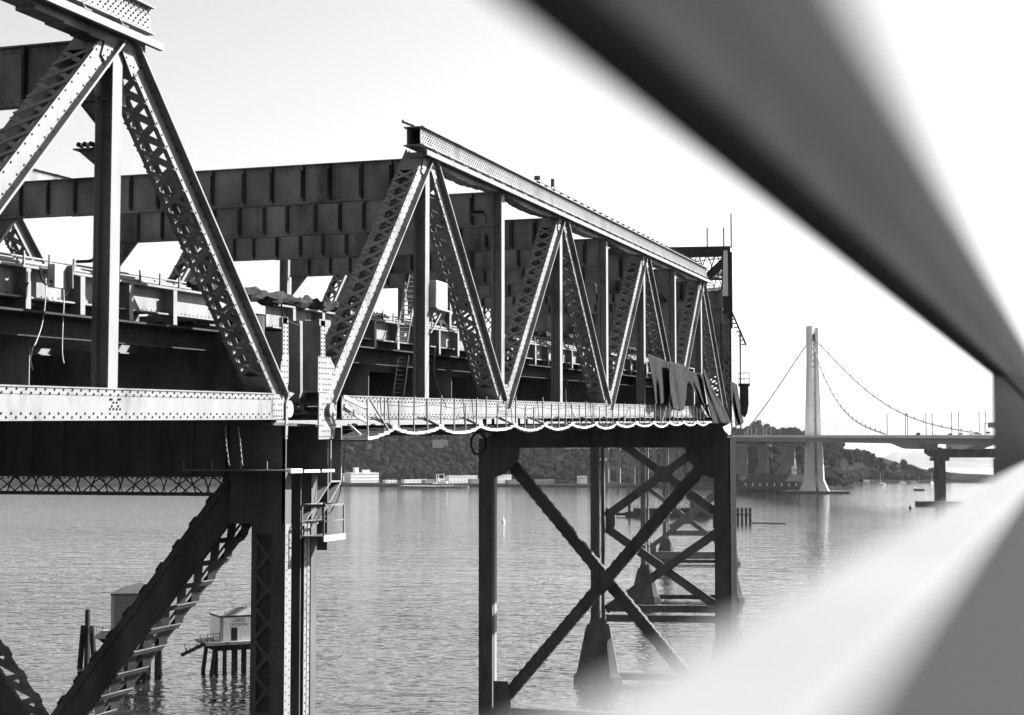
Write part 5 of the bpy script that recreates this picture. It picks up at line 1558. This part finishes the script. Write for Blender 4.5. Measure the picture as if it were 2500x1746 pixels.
# ------------------------------------------------------------------ cable houses on piles
def bird(label, loc, rz, tall=1.0):
    t = thing('bird', label, 'bird', loc, rz, 'birds resting on the cable house piers')
    b = MB()
    rings = []
    for x, z, r_ in ((-.26, .12, .02), (-.18, .17, .06), (-.04, .27 * tall, .1), (.05, .38 * tall, .085), (.09, .47 * tall, .05), (.1, .53 * tall, .045), (.13, .56 * tall, .042), (.2, .555 * tall, .012)):
        rings.append([V(x, math.cos(q_) * r_, z + math.sin(q_) * r_ * .9) for q_ in [k * math.pi / 3 for k in range(6)]])
    b.loft(rings)
    b.build('body', 'bird', t, True, smooth=True)
    for s_ in (-.035, .035): MB().tube([V(0, s_, 0), V(-.01, s_, .2)], .012, 4).build('leg', 'bird', t, True)
def pile_house(label, c, ang, w, d_, h, zf, sign, roofk):
    t = thing('cable_house', label, 'hut', V(c.x, c.y, 0), ang)
    MB().bb(-w * .5, w * .5, -d_ * .5, d_ * .5, zf, zf + h).build('wall', 'white_paint' if sign else 'island_concrete', t, True)
    # pilaster and fascia trim
    MB().bb(-w * .5 - .02, -w * .5 + .55, -d_ * .5 - .08, -d_ * .5 + .02, zf, zf + h).build('corner_trim', 'concrete', t, True)
    MB().bb(-w * .5 - .15, w * .5 + .15, -d_ * .5 - .15, d_ * .5 + .15, zf + h, zf + h + .3).build('roof_edge', 'concrete_dark', t, True)
    prof = [V(-w * .5, 0, zf + h + .3)] if False else None
    if roofk == 'barrel':
        rings = []
        for k in range(9):
            q_ = k / 8; x = -w * .5 + w * q_
            rings.append([V(x, y_, zf + h + .3 + 1.15 * math.sin(math.pi * q_) * math.sin(math.pi * (.5 + (y_ / d_)) ) + .01) for y_ in [d_ * (-.5 + j / 6) for j in range(7)]])
        b = MB(); n_ = 7
        for r_ in rings: b.v += r_
        for i in range(8):
            for j in range(6): b.f.append((i * n_ + j, (i + 1) * n_ + j, (i + 1) * n_ + j + 1, i * n_ + j + 1))
        b.build('roof', 'island_concrete', t, True)
    else:
        MB().loft([[V(-w * .5, -d_ * .5, zf + h + .3), V(w * .5, -d_ * .5, zf + h + .3), V(w * .5, d_ * .5, zf + h + .3), V(-w * .5, d_ * .5, zf + h + .3)], [V(-.2, -.2, zf + h + 1.9), V(.2, -.2, zf + h + 1.9), V(.2, .2, zf + h + 1.9), V(-.2, .2, zf + h + 1.9)]]).build('roof', 'house_dark', t, True)
    MB().bb(-w * .5 - 2.6, w * .5 + .6, -d_ * .5 - .7, d_ * .5 + .7, zf - .55, zf).build('deck', 'concrete', t, True)
    MB().loft([[V(-w * .5 - 2.2, -d_ * .5 - .5, zf - .56), V(w * .5 + .5, -d_ * .5 - .5, zf - .56), V(w * .5 + .5, d_ * .5 + .5, zf - .56), V(-w * .5 - 2.2, d_ * .5 + .5, zf - .56)], [V(-w * .5 - .9, -d_ * .5, zf - 1.6), V(w * .5, -d_ * .5, zf - 1.6), V(w * .5, d_ * .5, zf - 1.6), V(-w * .5 - .9, d_ * .5, zf - 1.6)]][::-1]).build('deck_beam', 'wood', t, True)
    for i, x in enumerate((-w * .5 - .8, -w * .5 + 1.0, -w * .5 + 2.6, -w * .5 + 4.6, -w * .5 + 6.0, w * .5 - 1)):
        for y_ in (-d_ * .42, d_ * .42):
            MB().tube([V(x - (.9 if i == 0 else 0), y_, -3), V(x, y_, zf - 1.5)], .42, 7, .36).build('pile', 'wood', t, True)
    # railed landing at the left
    for x in (-w * .5 - 2.4, -w * .5 - 1.3, -w * .5 - .2): MB().bb(x - .04, x + .04, -d_ * .5 - .6, -d_ * .5 - .52, zf, zf + 1.6).build('rail_post', 'cable', t, True)
    for z in (.85, 1.5): MB().bb(-w * .5 - 2.4, -w * .5 - .2, -d_ * .5 - .6, -d_ * .5 - .54, zf + z - .04, zf + z + .04).build('rail', 'cable', t, True)
    return t
c = onZ(584, 1640)
ang = math.atan2(c.y, c.x) - math.pi / 2 + .27
W_ = 9.0
zf = 5.9
h1 = pile_house('pale hut on timber piles lettered CABLE CROSSING, half hidden by the pier leg', c, ang, W_, 7, 4.2, zf, True, 'barrel')
MB().bb(-W_ * .5 + 2.0, -W_ * .5 + 3.1, -3.58, -3.48, zf + .1, zf + 2.4).build('doorway', 'deck_dark', h1, True)
ROOT[h1.name] = V(0, 0, 0)
text('CABLE', .85, 'text_dark', V(-W_ * .5 + 3.3, -3.53, zf + 3.65), (1, 0, 0), (0, 0, 1), h1, ext=.015)
text('CROSSING', .68, 'text_dark', V(-W_ * .5 + 3.3, -3.53, zf + 2.9), (1, 0, 0), (0, 0, 1), h1, ext=.015)
# sloping gangway with rail
MB().beam(V(-W_ * .5 - 2.4, -2.6, zf - .3), V(-W_ * .5 - 6.6, -2.6, zf - 2.1), 1.4, .35).build('gangway', 'wood', h1, True)
for x, z in ((-W_ * .5 - 3.0, zf - .5), (-W_ * .5 - 5.8, zf - 1.7)): MB().beam(V(x, -3.2, z), V(x - .5, -3.2, z + 1.7), .1, .12).build('gangway_post', 'wood', h1, True)
for q_ in (.8, 1.6): MB().tube([V(-W_ * .5 - 3.2, -3.2, zf - .5 + q_), V(-W_ * .5 - 6.1, -3.2, zf - 1.75 + q_)], .03, 4).build('gangway_rail', 'cable', h1, True)
c2 = onZ(338, 1640)
pile_house('tall grey hut on piles half hidden behind the thick diagonal brace', c2, math.atan2(c2.y, c2.x) - math.pi / 2 - .1, 9, 8, 7.0, 7.0, False, 'hip')
rot = Matrix.Rotation(ang, 4, 'Z')
def hw(x, y_, z): return V(c.x, c.y, 0) + rot @ V(x, y_, z)
bs = [(-3.5, zf + 4.80, 'first bird from the left on the pale hut roof'), (-1.2, zf + 5.55, 'second bird from the left on the pale hut roof'), (.1, zf + 5.70, 'third bird from the left on the pale hut roof'), (.8, zf + 5.70, 'crouching fourth bird from the left on the pale hut roof'), (1.5, zf + 5.70, 'fifth bird from the left on the pale hut roof'), (2.5, zf + 5.55, 'last bird on the pale hut roof beside the pier leg')]
for x, z, lab in bs: bird(lab, hw(x, -1.0 if z > zf + 5.3 else -2.6, z - .12), ang + rnd.uniform(-.8, 3.5), .9 if 'crouch' in lab else 1.25)
for i, x in enumerate((-7.0, -6.6, -5.9, -5.5, -4.9)): bird('%s dark bird from the left on the railed landing of the pale hut' % names[i], hw(x, -3.2 + .3 * (i % 2), zf), rnd.uniform(0, 6), 1.2)
for i, (x, z) in enumerate(((-10.2, zf - 1.55), (-9.6, zf - 1.35), (-8.3, zf - .8), (-7.6, zf - .45))): bird('%s dark bird from the bottom on the sloping gangway of the pale hut' % names[i], hw(x, -2.6, z), rnd.uniform(0, 6), 1.2)
# pile dolphin
c3 = onZ(212, 1628)
t = thing('pile_dolphin', 'cluster of dark timber piles with a bird on top at the lower left', 'piles', c3)
for k, (dx, dy) in enumerate(((-1.7, 0), (1.7, .3), (-.6, 1.2), (.7, -1.2), (0, 0))):
    top = 7.5 if k < 4 else 10.4
    MB().tube([c3 + V(dx, dy, -3), c3 + V(dx * .5, dy * .4, top)], .55, 8, .48).build('pile', 'wood', t)
MB().tube([c3 + V(0, 0, 6), c3 + V(0, 0, 7.2)], 1.15, 10).build('wire_lashing', 'cable', t)
bird('gull perched on the tall centre pile of the dolphin', c3 + V(0, 0, 10.4), 1.0, 1.1)

# ------------------------------------------------------------------ railing of the footpath in front of the camera
dr_ = dirn(2618, 1064); RD = dr_.normalized(); RL = V(0, 0, 1).cross(RD).normalized(); RU = RD.cross(RL)
C0 = V(0, 0, H)
def RP(s, l_, u): return C0 + RD * s + RL * l_ + RU * u
pr = thing('path_railing', 'blurred grey metal railing of the footpath close in front of the camera', 'railing', RP(3, .3, -1.2))
def extr(name, prof, s0, s1, mt, parent, ns=2):
    rings = []
    for k in range(ns):
        s = s0 + (s1 - s0) * k / (ns - 1)
        rings.append([RP(s, l_, u) for l_, u in prof])
    return MB().loft(rings).build(name, mt, parent)
def rrect(l0, l1, u0, u1, r):
    out = []
    for cl, cu, a0 in ((l1 - r, u0 + r, -90), (l1 - r, u1 - r, 0), (l0 + r, u1 - r, 90), (l0 + r, u0 + r, 180)):
        for k in range(4):
            q_ = R(a0 + 30 * k); out.append((cl + r * math.cos(q_), cu + r * math.sin(q_)))
    return out
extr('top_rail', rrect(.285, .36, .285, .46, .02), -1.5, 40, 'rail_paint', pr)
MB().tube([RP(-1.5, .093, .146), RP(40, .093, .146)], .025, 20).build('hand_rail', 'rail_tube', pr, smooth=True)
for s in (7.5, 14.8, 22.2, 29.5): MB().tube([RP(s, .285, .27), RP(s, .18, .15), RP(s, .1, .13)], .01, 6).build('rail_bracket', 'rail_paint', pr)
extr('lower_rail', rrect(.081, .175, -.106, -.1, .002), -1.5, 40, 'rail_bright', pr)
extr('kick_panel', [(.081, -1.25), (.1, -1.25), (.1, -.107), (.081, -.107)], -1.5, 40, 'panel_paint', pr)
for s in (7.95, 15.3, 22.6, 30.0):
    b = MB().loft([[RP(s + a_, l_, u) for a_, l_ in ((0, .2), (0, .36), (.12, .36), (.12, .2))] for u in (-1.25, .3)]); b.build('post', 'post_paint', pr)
b = MB().slab([RP(-2, .42, -1.26), RP(40, .42, -1.26), RP(40, -4, -1.26), RP(-2, -4, -1.26)], V(0, 0, -.35))
struct(b.build('footpath', 'pale_concrete'))
